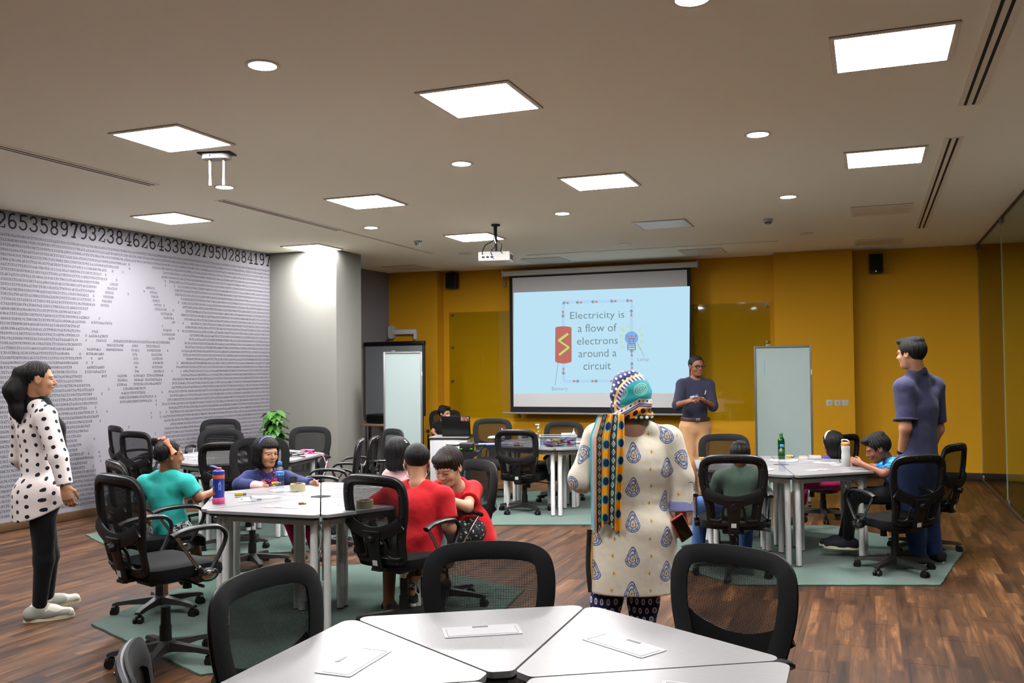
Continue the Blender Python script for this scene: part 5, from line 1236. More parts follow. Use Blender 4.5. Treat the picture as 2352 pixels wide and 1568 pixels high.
# 9 --- presenter
STR = fabric('navy pinstripe', (40, 42, 62), fn=lambda nt: (lambda q: mix(nt, (q[0]/.013).fract().lt(.16), mix(nt, noise(nt, coord(nt), 9., 3.), (24, 26, 42), (36, 38, 56)), (66, 66, 86)))(sep(nt, attr(nt, 'pc'))))
KHA = fabric('khaki twill', (178, 136, 98), (160, 118, 82)); BELT = mat('brown belt', (58, 34, 24), .45)
p = Person('man in a navy pinstripe shirt, glasses and khaki trousers, presenting beside the screen', atz(1598, 1164)[:2], .985, SK3, joints(d(1597, 975, 10.4), d(1596, 945, 10.4), d(1596, 908, 10.4), d(1597, 871, 10.4), d(1627, 885, 10.4), d(1567, 884, 10.4), d(1637, 932, 10.32), d(1611, 918, 10.08), d(1556, 930, 10.3), d(1581, 922, 10.08), (d(1611, 1062, 10.38), d(1585, 1062, 10.36)), (d(1614, 1146, 10.4), d(1582, 1148, 10.38)), 283, .985), (d(1600, 841, 10.37), 305, -2, 0, .24))
hd = {'l': nrm(d(1600, 911, 10.0)-d(1611, 918, 10.08)), 'r': nrm(d(1593, 916, 10.0)-d(1581, 922, 10.08))}
p.body(male=True, curl=(62, 50), handd=hd, handn={'l': A([.2, -.6, .6]), 'r': A([-.1, -.6, .6])}, hvox=.005, vox=.011); face_bits(p.b, p.hc, p.M, p.h, None, (132, 74, 62), skinmat=SK3)
shirt(p, 'shirt', STR, .016, 1.08, wz=.95, hem=p.J['pel']+p.up*.065, pcf=lambda Vv: np.stack([(Vv-p.J['nck'])@p.rt, Vv[:, 2], 0*Vv[:, 0]], 1), amp=.003, seed=61, armw=1.15, armg=.01, vox=.009)
trousers(p, 'trousers', KHA, .014, 1.98, w=1.0, wz=1.0, lift=.085, vox=.011, amp=.004)
sd = Sdf(.004); a_ = p.J['pel']+p.up*.045; sd.add(rc(a_, a_+p.up*.042, .164, .162, True, True, p.fw, .78)); o = sobj('belt', sd, .006, BELT, p.t)
MB().box(a_+p.up*.02+p.fw*.148, (.05, .012, .04), .004, Matrix.Rotation(R_(283-90), 3, 'Z')).obj('buckle', STEEL, o)
for q in 'lr': p.shoe(q, mat('brown leather', (62, 38, 26), .4), mat('dark sole', (24, 20, 18), .6), .27)
p.hair('crop', HAIRK, seed=13, vox=.006, amp=.0012)
PP = lambda x, y, z: p.hc+p.M@(A([x, y, z])*p.h); g = MB()
for s in (-1, 1):
    g.tube([PP(s*.145+.105*math.cos(a), .425-.03*abs(math.cos(a))*(1 if s*math.cos(a) > 0 else .2), .0+.075*math.sin(a)) for a in [2*math.pi*k/16 for k in range(16)]], .0032, 5, closed=True); g.tube([PP(s*.25, .40, .02), PP(s*.36, .2, .02), PP(s*.37, -.03, .0)], .003, 5)
g.tube([PP(-.045, .43, .01), PP(0, .445, .02), PP(.045, .43, .01)], .003, 5); g.obj('glasses', BLACKP, p.t)
w_ = p.J['wrl']; dd = nrm(w_-p.J['ell']); MB().cyl(w_-dd*.03, w_-dd*.012, .034, n=16).obj('wristwatch', STEEL, p.t)
c = p.J['che']+p.rt*-.09+p.fw*.142+p.up*.045; MB().box(c, (.008, .006, .05), .002, Matrix.Rotation(R_(12), 3, 'Y')).obj('pen', mat('gold pen', (214, 200, 150), .3), p.t)
collar = [p.J['nck']+p.up*.025+p.rt*.066*math.sin(a)-p.fw*.066*math.cos(a)-p.up*.02*(1-math.cos(a)) for a in [R_(-150+300*k/16) for k in range(17)]]
MB().tube(collar, (.006, .022), 6, up=lambda i: nrm(collar[i]-p.J['nck'])).obj('collar', STR, p.t)
h0 = (p.J['wrl']+p.J['wrr'])/2+p.o+nrm(hd['l']+hd['r'])*.0; mk = d(1596, 910, 9.97)
t = thing('marker_pen', 'blue-capped marker pen in the hands of the presenter', 'marker', tuple(mk)); MB().cyl((-.05, 0, -.01), (.03, 0, .004), .008, n=10).obj('barrel', WHITEP, t); MB().cyl((-.008, 0, .002), (.035, 0, .018), .0095, n=10).obj('cap', mat('blue cap', (50, 40, 150), .4), t)
# 10 --- child in sage green
SAGE = fabric('sage jersey', (112, 140, 122), (96, 124, 106)); JEAN = fabric('blue denim', (58, 88, 136), (40, 66, 110), sc=30.)
p = Person('child in a sage green t-shirt and jeans, seated with back to us', atz(1700, 1316)[:2], .68, SK2, joints(d(1698, 1158, 7.05), d(1698, 1138, 7.05), d(1699, 1112, 7.07), d(1700, 1078, 7.1), d(1655, 1096, 7.1), d(1744, 1096, 7.05), d(1640, 1130, 7.2), d(1660, 1115, 7.4), d(1757, 1130, 7.2), d(1740, 1110, 7.4), (d(1612, 1160, 7.28), d(1715, 1170, 7.4)), (d(1602, 1262, 7.25), d(1712, 1265, 7.35)), 104, .68), (d(1700, 1046, 7.12), 99, -10, 0, .205))
p.body(fine=False, vox=.01, hvox=.005); shirt(p, 't_shirt', SAGE, .02, .7, wz=1.12, amp=.005, seed=71, wf=28., low=(p.J['pel']-p.up*.08, .13, .14, .85), armw=1.3, armg=.012); trousers(p, 'jeans', JEAN, .018, 1.96, w=1.15, amp=.004); [p.shoe(q, BLKC, SOLE, .2) for q in 'lr']
p.hair('short', HAIRK, seed=17, vox=.005, amp=.003)
# 11 --- girl with white headband
PURP = fabric('purple cotton', (66, 52, 150)); PNK = fabric('hot pink leggings', (206, 40, 110))
p = Person('girl with long black hair, white headband and hot pink leggings', atz(1915, 1215)[:2], .66, SK2, joints(d(1918, 1100, 8.75), d(1917, 1086, 8.74), d(1915, 1070, 8.72), d(1912, 1050, 8.70), d(1892, 1060, 8.62), d(1934, 1060, 8.80), d(1882, 1082, 8.50), d(1860, 1085, 8.40), d(1940, 1085, 8.80), d(1915, 1090, 8.90), (d(1836, 1110, 8.52), d(1846, 1108, 8.75)), (d(1826, 1196, 8.52), d(1838, 1190, 8.75)), 165, .66), (d(1911, 1018, 8.70), 148, -4, 0, .205))
p.body(fine=False, vox=.011, hvox=.0055); shirt(p, 'top', PURP, .016, .6, wz=1.05, vox=.009); trousers(p, 'leggings', PNK, .012, 1.6, vox=.01); [p.shoe(q, mat('brown sandal'), None, .19) for q in 'lr']; p.hair('long', HAIRK, seed=19, vox=.0055, amp=.0015)
hb = [p.hc+p.M@(A([.40*math.sin(a), .06, .13+.44*math.cos(a)])*p.h) for a in [R_(-80+160*k/14) for k in range(15)]]
MB().tube(hb, (.014, .007), 6, up=lambda i: p.M[:, 1]).obj('headband', mat('white felt', (232, 226, 218), .8), p.t)
# 12 --- boy in blue camouflage
CAMO = fabric('blue camouflage', (20, 120, 190), fn=lambda nt: (lambda q: ramp(nt, noise(nt, vec(nt, q[0], q[1], q[2]*2.6), 16., 3., .6, 1.5), [(.40, (14, 66, 120)), (.47, (18, 108, 178)), (.56, (22, 126, 196)), (.62, (90, 180, 226))]))(sep(nt, coord(nt))))
p = Person('boy in a blue camouflage t-shirt working with his head down', atz(2058, 1270)[:2], .76, SK3, joints(d(2066, 1128, 7.55), d(2062, 1110, 7.55), d(2054, 1085, 7.55), d(2042, 1056, 7.53), d(2056, 1071, 7.40), d(2044, 1068, 7.72), d(2030, 1088, 7.33), d(1976, 1064, 7.46), d(2002, 1074, 7.8), d(1968, 1064, 7.68), (d(1956, 1140, 7.45), d(1962, 1136, 7.68)), (d(1948, 1243, 7.5), d(1936, 1238, 7.7)), 178, .76), (d(2016, 1029, 7.52), 186, -24, 0, .225))
p.body(curl=(35, 30), hvox=.0042); face_bits(p.b, p.hc, p.M, p.h, None, (120, 68, 58), closed=True, skinmat=SK3)
shirt(p, 't_shirt', CAMO, .018, .66, wz=1.05, low=(p.J['pel']-p.up*.06, .125, .125, .85), amp=.004, seed=81, armw=1.25, armg=.012); trousers(p, 'trousers', BLKC, .012, 1.96)
for q in 'lr': p.shoe(q, mat('navy knit', (22, 24, 36), .8), SOLE, .235)
p.hair('short', HAIRK, seed=23, amp=.003)
# 13 --- man in navy polo
POLO = fabric('navy polo', (58, 58, 84), (46, 46, 70)); DJ = fabric('dark denim', (48, 70, 118), (34, 52, 94), sc=26.)
p = Person('man in a navy polo shirt and jeans standing beside the right-hand table', atz(2120, 1296)[:2], 1.04, SK1, joints(d(2110, 1060, 7.3), d(2111, 1000, 7.3), d(2112, 935, 7.32), d(2106, 856, 7.33), d(2076, 890, 7.24), d(2146, 888, 7.42), d(2080, 982, 7.18), d(2070, 1046, 7.3), d(2155, 985, 7.5), d(2128, 1060, 7.55), (d(2100, 1180, 7.28), d(2130, 1175, 7.32)), (d(2108, 1272, 7.3), d(2146, 1272, 7.36)), 132, 1.04), (d(2092, 812, 7.3), 148, -2, 0, .245))
p.body(male=True, curl=(40, 40)); face_bits(p.b, p.hc, p.M, p.h, None, skinmat=SK1)
shirt(p, 'polo_shirt', POLO, .020, .82, wz=1.02, low=(p.J['pel']-p.up*.05, .165, .165, .78), hem=p.J['pel']-p.up*.06, amp=.005, seed=91, wf=18., armw=1.2, armg=.016)
collar = [p.J['nck']+p.up*.02+p.rt*.072*math.sin(a)-p.fw*.072*math.cos(a)-p.up*.022*(1-math.cos(a)) for a in [R_(-150+300*k/16) for k in range(17)]]
MB().tube(collar, (.007, .028), 6, up=lambda i: nrm(collar[i]-p.J['nck'])).obj('collar', mat('navy rib', (38, 40, 60), .9), p.t)
e0 = p.J['shl']+(p.J['ell']-p.J['shl'])*.78; e1 = p.J['shl']+(p.J['ell']-p.J['shl'])*.835; sd = Sdf(.005); sd.add(rc(e0, e1, .0925, .0915, True, True)); sobj('sleeve_rib', sd, .006, mat('navy rib'), p.t)
trousers(p, 'jeans', DJ, .02, 1.97, w=1.12, lift=.02, amp=.004)
for q in 'lr': p.shoe(q, mat('black knit', (18, 18, 22), .8), SOLE, .28)
p.hair('short', HAIRK, seed=29, amp=.002)
w_ = p.J['wrl']; dd = nrm(w_-p.J['ell']); MB().cyl(w_-dd*.05, w_-dd*.022, .036, n=16).obj('wristwatch', BLACKP, p.t)

# 8 --- woman with the headscarf, back to us
def kurta(nt):
    q = sep(nt, attr(nt, 'pc')); u = q[0]/.175; k = u.floor(); v = q[1]/.165+(k*.5).fract(); a = (u.fract()-.5)*.175; b = (v.fract()-.5)*.165; t = b+.014
    up = t.mx(0.); r = (a*a*(up*30.+1.)+t*t*(1.-t.gt(0.)*.68)).sqrt(); th = a.m('ARCTAN2', t)
    ins = r.lt(.036); line = ((r*560.).sin().gt(.15)).mx((th*6.).sin().gt(.86)); rim = r.band(.031, .036)
    ln = ins*(line.mx(rim)); fill = ins*(1.-ln)*((th*5.+r*200.).sin().gt(.2))
    a2 = (u+.5).fract()-.5; b2 = (v+.5).fract()-.5; sm = ((a2*.175).abs()+(b2*.165).abs()); ao = ((a2+.0)*.175).abs(); small = sm.lt(.0135); sdot = sm.lt(.005)
    base = mix(nt, noise(nt, coord(nt), 5., 3.), (200, 191, 171), (214, 206, 188))
    c = mix(nt, fill*.75, base, (150, 184, 190)); c = mix(nt, ln, c, (92, 100, 142)); c = mix(nt, (r.lt(.013))*((th*3.).sin().gt(.3)), c, (206, 160, 70)); c = mix(nt, small, c, (210, 160, 66)); return mix(nt, sdot, c, (70, 70, 96))
KUR = fabric('printed cream cotton', (226, 218, 200), fn=kurta, rough=.85)
def scarfc(nt):
    q = sep(nt, attr(nt, 'pc')); x, z = q[0], q[2]; dx = x-.24; dz = z+.18; r = (dx*dx+dz*dz).sqrt(); w = z-x.mx(-.5).mn(.14)*.55
    cu = (x*9.+z*4.).fract()-.5; cv = (z*9.-x*4.).fract()-.5; dot = (cu*cu*1.6+cv*cv).sqrt().lt(.27)
    navy = mix(nt, dot, (28, 34, 92), (214, 210, 214))
    fx = (x*2.3+.1).fract()-.5; fz = (z*2.6-x*.5+.3).fract()-.5; fr = (fx*fx+fz*fz).sqrt(); med = fr.lt(.36)*((fr*62.).sin()+noise(nt, q[0] if False else attr(nt, 'pc'), 30., 1.)*3.-1.6).gt(.0)
    teal = mix(nt, med*.8, (38, 150, 152), (156, 186, 168))
    c = mix(nt, r.gt(.50), teal, mix(nt, ((x+z)*60.).sin().gt(0.), (206, 196, 222), (60, 62, 120))); c = mix(nt, r.gt(.58), c, mix(nt, ((x-z)*55.).sin().gt(.2), (226, 168, 70), (250, 214, 140))); c = mix(nt, r.gt(.625), c, navy)
    c = mix(nt, r.gt(.92), c, mix(nt, ((z*40.).sin()*(x*40.).sin()).gt(.1), (70, 110, 112), (190, 186, 160)))
    dd = ((x*11.).fract()-.5).abs()+((w+.215)*11.).abs(); band = mix(nt, dd.lt(.32), (222, 214, 208), mix(nt, (x*5.5).fract().lt(.5), (36, 38, 92), (214, 140, 40)))
    c = mix(nt, w.lt(-.165), c, band); c = mix(nt, w.lt(-.265), c, (32, 34, 96)); c = mix(nt, w.band(-.305, -.29), c, (170, 170, 206))
    mu = ((x*6.+.2).fract()-.5); mv = ((w+.42)*6.); must = mix(nt, (mu*mu+mv*mv).sqrt().lt(.33), (222, 142, 28), (20, 32, 60)); c = mix(nt, w.lt(-.335), c, must)
    c = mix(nt, w.lt(-.50), c, mix(nt, (((x+z)*26.).sin()*((x-z)*26.).sin()).gt(.35), (36, 54, 50), (196, 204, 196))); return mix(nt, w.lt(-.63), c, (224, 148, 40))
SCF = fabric('printed headscarf silk', (60, 150, 150), fn=scarfc, rough=.6)
def dupc(nt):
    q = sep(nt, attr(nt, 'pc')); u, v = q[0], q[1]
    def diam(c, wd, per, bg, fg):
        a = ((u-c)/wd).abs(); b = ((v/per).fract()-.5).abs()*2.; s_ = a+b; return mix(nt, s_.band(.55, .85), mix(nt, s_.lt(.3), bg, (120, 170, 200)), fg)
    def dotm(c, wd, per):
        a = (u-c)/wd*.5; b = ((v/per).fract()-.5); r = (a*a*.5+b*b*1.4).sqrt(); c0 = mix(nt, r.lt(.33), (228, 150, 22), (52, 170, 172)); a2 = a-.06; r2 = (a2*a2*.5+b*b*1.4).sqrt(); return mix(nt, r2.lt(.26), c0, (22, 30, 74))
    chk = mix(nt, ((u*900.).sin()*(v*420.).sin()).gt(0.), (206, 206, 214), (40, 56, 120))
    c = mix(nt, u.gt(.05), (58, 186, 190), chk); c = mix(nt, u.gt(.13), c, (226, 150, 26)); c = mix(nt, u.gt(.18), c, (22, 30, 60)); c = mix(nt, u.gt(.21), c, diam(.275, .06, .034, (28, 62, 70), (206, 206, 200))); c = mix(nt, u.gt(.34), c, dotm(.46, .12, .085)); c = mix(nt, u.gt(.58), c, (22, 34, 60)); c = mix(nt, u.gt(.605), c, diam(.68, .07, .038, (24, 70, 76), (210, 210, 204))); c = mix(nt, u.gt(.755), c, (20, 30, 52)); c = mix(nt, u.gt(.775), c, dotm(.89, .11, .082)); return c
DUP = fabric('printed mustard silk', (226, 150, 26), fn=dupc, rough=.6)
NVP = fabric('navy printed cotton', (28, 34, 78), fn=lambda nt: (lambda q: (lambda a, b: mix(nt, (a*a+b*b*.6).sqrt().band(.14, .27), mix(nt, (a*a+b*b).sqrt().lt(.07), (24, 30, 76), (150, 150, 190)), (196, 196, 206)))((q[0]/.032+((q[2]/.045).floor()*.5).fract()).fract()-.5, (q[2]/.045).fract()-.5))(sep(nt, coord(nt))))
D8 = 4.6
p = Person('woman in a cream printed tunic with a patterned headscarf, standing with her back to us', atz(1430, 1566)[:2], .91, SK4, joints(d(1456, 1225, D8), d(1455, 1150, D8), d(1453, 1072, D8), d(1450, 975, D8), d(1376, 1008, D8), d(1532, 1012, D8+.02), d(1338, 1096, D8-.02), d(1398, 1078, D8+.3), d(1560, 1098, D8+.01), d(1564, 1188, D8-.03), (d(1392, 1380, D8), d(1478, 1382, D8)), (d(1378, 1538, D8), d(1470, 1540, D8)), 102, .91), (d(1449, 908, D8+.01), 108, -4, 0, .232))
p.body(curl=(40, 55), handn={'r': A([.6, -.5, .1])}, handd={'r': A([-.05, .12, -1.])}, wz=1.05, extra=[rc(p.J['nck']-p.up*.05, p.J['nck']-p.fw*.01, .066, .064), rc(p.J['nck']-p.fw*.01, p.hc, .064, .06)])
hemz = d(1450, 1352, D8)-p.o
shirt(p, 'tunic', KUR, .024, 1.80, wz=1.28, low=(A([p.J['pel'][0], p.J['pel'][1], hemz[2]-.05]), .215, .224, .80), hem=hemz, hemn=A([0, 0, -1.]), pcf=p.cyl_pc(R=.2), amp=.0075, seed=101, wf=24., armw=1.5, armg=.016, vox=.0065, neck=.052)
sd = Sdf(.006); a_ = p.J['elr']; b_ = p.J['wrr']; sd.add(rc(a_+(b_-a_)*.60, a_+(b_-a_)*.86, .062, .066, True, True))
CUF = mat('banded cuff', (40, 46, 100), .8, fn=lambda nt: (lambda q: ramp(nt, q[2]*1.-(p.J['wrr'][2]-.02), [(.0, (206, 160, 60)), (.008, (30, 36, 90)), (.052, (196, 200, 214)), (.056, (120, 126, 170))]))(sep(nt, coord(nt))))
sobj('cuff', sd, .005, CUF, p.t)
trousers(p, 'trousers', NVP, .014, 1.9, w=1.12, wz=.95, amp=.004); [p.shoe(q, BLKC, SOLE, .24) for q in 'lr']
sd = Sdf(.03); h = p.h; M = p.M; PP = lambda x, y, z: p.hc+M@(A([x, y, z])*h)
sd.add(el(PP(0, -.06, .06), A([.405, .47, .46])*h, M)); sd.add(el(PP(-.10, -.02, .33), A([.26, .36, .18])*h, M)); sd.add(rc(PP(0, -.10, -.05), PP(.0, -.10, -.46), .39*h, .40*h), .05); sd.add(rc(PP(0, -.08, -.36), PP(.03, -.06, -.58), .39*h, .46*h, c1=True), .03)
sd.inter(half_space(PP(0, 0, -.54), M@A([.10, 0, -1.])), .01); sd.sub(el(PP(0, .50, -.06), A([.26, .30, .38])*h, M), .03)
lp = lambda Vv: ((Vv-p.hc)@M)/h
def folds(x, y, z):
    lx = ((x-p.hc[0])*M[0, 0]+(y-p.hc[1])*M[1, 0]+(z-p.hc[2])*M[2, 0])/h; lz = (z-p.hc[2])/h; w = lz-.55*lx
    return np.sin(w*24+2*np.sin(lx*5))*np.clip(.35-lz, 0, .8)+.4*np.sin(lx*17+lz*6)*np.clip(.2-lz, 0, .5)
sobj('headscarf', sd, .0055, SCF, p.t, lp, folds, .007)
# scarf end hanging over the left shoulder
NU, NV = 40, 60; vs = []; pc = []
bk = lambda v: .0 if v < 0 else 0
for j in range(NV+1):
    v = j/NV
    if v < .12: py = 975-24*math.sin(v/.12*1.57); Dq = D8+.10-.23*(v/.12)
    else: py = 951+(v-.12)/.88*262; Dq = D8-.13-.055*math.sin(min(1, (v-.12)/.35)*1.57)+.02*max(0, (v-.5))
    xl = 1392-38*min(1, v/.3)**.8+4*v; xr = 1432-2*v+3*math.sin(v*5)
    for i in range(NU+1):
        u = i/NU; px = xl+(xr-xl)*u; pt = d(px, py+(10*math.sin(u*9)*(v > .97)), Dq+.012*math.sin(u*21+v*2)+.006*math.sin(u*43+1)+.045*(1-u)**2*(v > .12))-p.o
        vs.append(pt); pc.append((u, v*.60, 0))
vs = A(vs); n1 = len(vs); back = vs+_F*.005; Vv = np.concatenate([vs, back]); q = []
for j in range(NV):
    for i in range(NU):
        a = j*(NU+1)+i; q.append((a, a+NU+1, a+NU+2, a+1)); q.append((n1+a, n1+a+1, n1+a+NU+2, n1+a+NU+1))
for j in range(NV):
    for i in (0, NU): a = j*(NU+1)+i; q.append((a, n1+a, n1+a+NU+1, a+NU+1) if i == 0 else (a, a+NU+1, n1+a+NU+1, n1+a))
o = link('scarf_end', np_mesh('scarf_end', Vv, A(q), pc+pc), p.t); o.data.materials.append(DUP)
# side border of the tunic
bd = [p.J['pel']-p.rt*.225+A([0, 0, .02])-p.fw*.02, p.J['pel']-p.rt*.235+A([0, 0, -.15])-p.fw*.03, A([*(p.J['pel']-p.rt*.225)[:2], hemz[2]-.0])-p.fw*.03]
MB().tube(crom(bd, 6, False), (.006, .014), 6, up=p.fw).obj('side_border', mat('black gold trim', (30, 28, 30), .6), p.t)
MB().tube([b+p.rt*.014-p.fw*.004 for b in [A(x) for x in crom(bd, 6, False)]], (.005, .005), 6).obj('gold_piping', mat('gold thread', (206, 158, 60), .5), p.t)
ph = d(1566, 1212, D8-.09)
t = thing('smartphone', 'black smartphone in a pink-red case in the hand of the headscarf woman', 'phone', tuple(ph), R_(20)); t.rotation_euler = (R_(18), R_(-32), R_(30))
MB().box((0, 0, 0), (.072, .011, .145), .005).obj('case', mat('coral case', (206, 66, 72), .5), t); MB().box((0, -.0058, 0), (.064, .002, .135), .001).obj('screen', mat('phone glass', (8, 8, 10), .1), t)
# ---------------------------------------------------------------- SMALL THINGS
ALB[0] = .5
def on(px, py, z=TOP): q = atz(px, py, z); return (q[0], q[1], z)
CLEAR = glassmat('clear plastic', (246, 249, 252), 1.5, .08); WATER = glassmat('water', (247, 250, 253), .8, .02)
# children's drinking bottle
x = on(502, 1156); t = thing('drink_bottle', 'blue space-print drink bottle with pink base and orange ring', 'bottle', x, R_(20))
SPC = mat('space print', (40, 62, 170), .35, fn=lambda nt: (lambda q: mix(nt, noise(nt, q, 26., 1.).gt(.66), mix(nt, noise(nt, q, 34., 1.).lt(.34), mix(nt, noise(nt, coord(nt), 5., 1.), (24, 40, 140), (44, 74, 184)), (226, 92, 50)), (150, 190, 220)))(coord(nt)))
b = MB().lathe([(.036, .03), (.036, .165)], n=24).obj('body', SPC, t); MB().lathe([(.036, 0), (.039, .004), (.0395, .036), (.037, .04)], n=24).obj('pink_base', mat('hot pink rubber', (232, 88, 150), .6), t)
MB().lathe([(.037, .16), (.038, .162), (.038, .184), (.036, .186)], n=24).obj('orange_ring', mat('orange ring', (236, 106, 44), .5), t)
MB().lathe([(.0375, .184), (.038, .19), (.037, .208), (.028, .214)], n=24).obj('lid', mat('violet lid', (52, 52, 158), .45), t)
MB().box((0.004, -.002, .222), (.03, .018, .02), .006).obj('mouthpiece', mat('coral spout', (240, 122, 100), .5), t)
MB().tube(crom([(.03, 0, .20), (-.005, 0, .225), (-.045, 0, .240), (-.052, 0, .232)], 5, False), (.006, .014), 6, up=(0, 0, 1)).obj('handle_loop', mat('violet lid'), t)
for sx, sz, c_ in ((-.3, .095, (170, 196, 232)), (.9, .12, (170, 196, 232))):
    a = R_(-110)+sx; MB().add([(.0365*math.cos(a+du), .0365*math.sin(a+du), sz+dz) for du, dz in ((0, .03), (-.25, .0), (-.2, -.03), (.2, -.03), (.25, 0))], [(0, 1, 2, 3, 4)]).obj('rocket_print', mat('rocket pale', (150, 186, 226), .4), t)
MB().lathe([(.0, 0), (.012, .0002)], n=12).obj('planet_print', mat('planet orange', (236, 84, 44), .4), b).matrix_basis = Matrix.Translation((.0366*math.cos(R_(-120)), .0366*math.sin(R_(-120)), .068))@Matrix.Rotation(R_(-30), 4, 'Z')@Matrix.Rotation(R_(90), 4, 'X')
# water bottles
def water_bottle(px, py, lab, capc=(60, 140, 220), h=.215, body=None, lbl=True, fill=.10):
    t = thing('water_bottle', lab, 'bottle', on(px, py), 0, 'plastic drink bottles'); k = h/.215
    prof = [(.0, .003), (.026, .0), (.029, .008), (.0285, .03), (.0265, .05), (.0285, .065), (.0285, .09), (.0265, .105), (.0285, .118), (.0285, .148), (.024, .168), (.0135, .185), (.0125, .20)]
    MB().lathe([(r*k, z*k) for r, z in prof], n=22).obj('shell', body or CLEAR, t)
    if fill: MB().lathe([(.024*k, .006), (.0265*k, .012), (.0255*k, fill*k)], n=20).obj('water', WATER, t)
    MB().lathe([(.0145*k, .194*k), (.015*k, .196*k), (.015*k, .212*k), (.013*k, .215*k)], n=18).obj('cap', mat('cap %d' % capc[0], capc, .4), t)
    if lbl: MB().lathe([(.0291*k, .122*k), (.0291*k, .146*k)], n=22).obj('label', mat('label blue', (66, 150, 226), .4, fn=lambda nt: mix(nt, noise(nt, coord(nt), 60., 1.).gt(.62), (60, 150, 228), (206, 226, 240))), t)
    return t
water_bottle(643, 1131, 'clear water bottle with blue cap beside the tape roll', fill=.09)
water_bottle(1797, 1082, 'clear water bottle with blue cap on the right-hand hexagon', lbl=False)
water_bottle(1795, 1053, 'green soda bottle behind the clear water bottle', (20, 110, 50), .235, glassmat('green plastic', (40, 170, 90), 1.4, .05), False, 0.)
# flask with orange lid
t = thing('sports_flask', 'frosted sports flask with orange lid and black strap', 'bottle', on(1943, 1071))
FRO = mat('frosted plastic', (206, 208, 206), .35, spec=.5)
MB().lathe([(.032, 0), (.036, .006), (.036, .09), (.033, .12), (.036, .15), (.036, .172), (.034, .176)], n=24).obj('body', FRO, t); MB().lathe([(.036, .174), (.037, .178), (.037, .196), (.03, .204)], n=24).obj('lid', mat('amber lid', (240, 152, 60), .45), t)
MB().tube(crom([(-.02, -.01, .204), (-.03, -.01, .222), (.01, -.01, .224), (.03, -.01, .208)], 4, False), (.006, .012), 6, up=(0, 0, 1)).obj('flip_cap', WHITEP, t); MB().tube(crom([(-.036, 0, .185), (-.05, 0, .15), (-.052, 0, .08), (-.045, 0, .03)], 4, False), (.003, .008), 6, up=(1, 0, 0)).obj('strap', BLACKP, t)
# tape rolls
TAPE = mat('cream masking tape', (216, 206, 160), .7)
def tape(px, py, lab, z=TOP):
    t = thing('tape_roll', lab, 'tape', on(px, py, z), 0, 'masking tape rolls'); MB().lathe([(.040, 0), (.052, 0), (.052, .048), (.040, .048), (.040, 0.001)], n=28).obj('roll', TAPE, t); MB().lathe([(.038, .001), (.0405, .001), (.0405, .047), (.038, .047), (.038, .002)], n=28).obj('core', mat('brown core', (150, 84, 60), .8), t)
tape(684, 1126, 'cream masking tape roll beside the clear water bottle'); tape(838, 1166, 'cream masking tape roll seen through the chair mesh')
# battery
t = thing('battery', 'single small cylinder battery lying near the front edge', 'battery', on(694, 1158), R_(30)); MB().cyl((-.022, 0, .0072), (.012, 0, .0072), .007, n=12).obj('sleeve', mat('copper sleeve', (176, 120, 70), .3, .6), t); MB().cyl((.012, 0, .0072), (.025, 0, .0072), .007, n=12).obj('band', mat('cream band', (214, 200, 150), .4), t); MB().cyl((.025, 0, .0072), (.0275, 0, .0072), .003, n=8).obj('terminal', STEEL, t)
YELM = mat('yellow gear plastic', (228, 190, 30), .4)
def motor(px, py, rz, lab):
    t = thing('gear_motor', lab, 'motor', on(px, py), R_(rz), 'yellow hobby motors'); MB().box((0, 0, .011), (.052, .024, .022), .004).obj('gearbox', YELM, t); MB().cyl((.026, 0, .011), (.050, 0, .011), .0095, n=12).obj('can', STEEL, t); MB().cyl((-.014, -.012, .011), (-.014, -.022, .011), .003, n=8).obj('shaft', WHITEP, t)
for a in ((548, 1138, 40, 'yellow hobby motor beside the blue drink bottle'), (632, 1113, 10, 'yellow hobby motor behind the clear water bottle'), (845, 1112, 20, 'yellow hobby motor seen through the chair mesh near the far edge'), (1812, 1050, -20, 'yellow hobby motor at the far side of the right-hand hexagon'), (1735, 1080, 5, 'yellow hobby motor seen through the chair of the sage green child'), (1966, 1068, 15, 'yellow hobby motor under the hands of the boy in camouflage'), (1612, 1055, 25, 'yellow hobby motor at the left corner of the right-hand hexagon')): motor(*a)
PAP = mat('paper', (214, 214, 216), .7)
def sheet(px, py, rz, w, l, lab, curl=.004):
    t = thing('paper_sheet', lab, 'paper', on(px, py), R_(rz), 'loose paper sheets'); m = MB(); n = 8; vs = []
    for i in range(n+1):
        u = i/n-.5
        for s in (-1, 1): vs.append((u*l, s*w/2, .0012+curl*(2*u)**2))
    m.add(vs+[(x_, y_, z_+.0006) for x_, y_, z_ in vs], [(2*i, 2*i+2, 2*i+3, 2*i+1) for i in range(n)]+[(2*n+2+2*i, 2*n+3+2*i, 2*n+5+2*i, 2*n+4+2*i) for i in range(n)]); m.obj('sheet', PAP, t)
    m = MB()
    for k in range(5): m.box((-.0+.0, -w*.35+k*w*.17, .0022+.0004), (l*.5, .0012, .0002))
    m.obj('print_lines', mat('print grey', (140, 140, 146), .8), t)
for a in ((610, 1142, 60, .13, .16, 'paper sheet next to the clear plastic bag'), (660, 1126, 10, .14, .2, 'paper sheet under the masking tape roll'), (880, 1118, 15, .14, .2, 'paper sheet seen through the chair mesh on the far right wedge'), (1745, 1078, 20, .14, .2, 'paper sheet under the motor of the sage green child'), (1800, 1058, 0, .16, .24, 'paper sheet beside the soda bottle'), (1895, 1063, -10, .13, .18, 'paper sheet left of the sports flask'), (445, 1045, 30, .15, .22, 'paper sheet on the printed-wall hexagon, left one'), (470, 1053, 20, .15, .22, 'paper sheet on the printed-wall hexagon, right one'), (1160, 1018, 20, .15, .22, 'paper sheet on the craft table behind the empty chair')): sheet(*a)
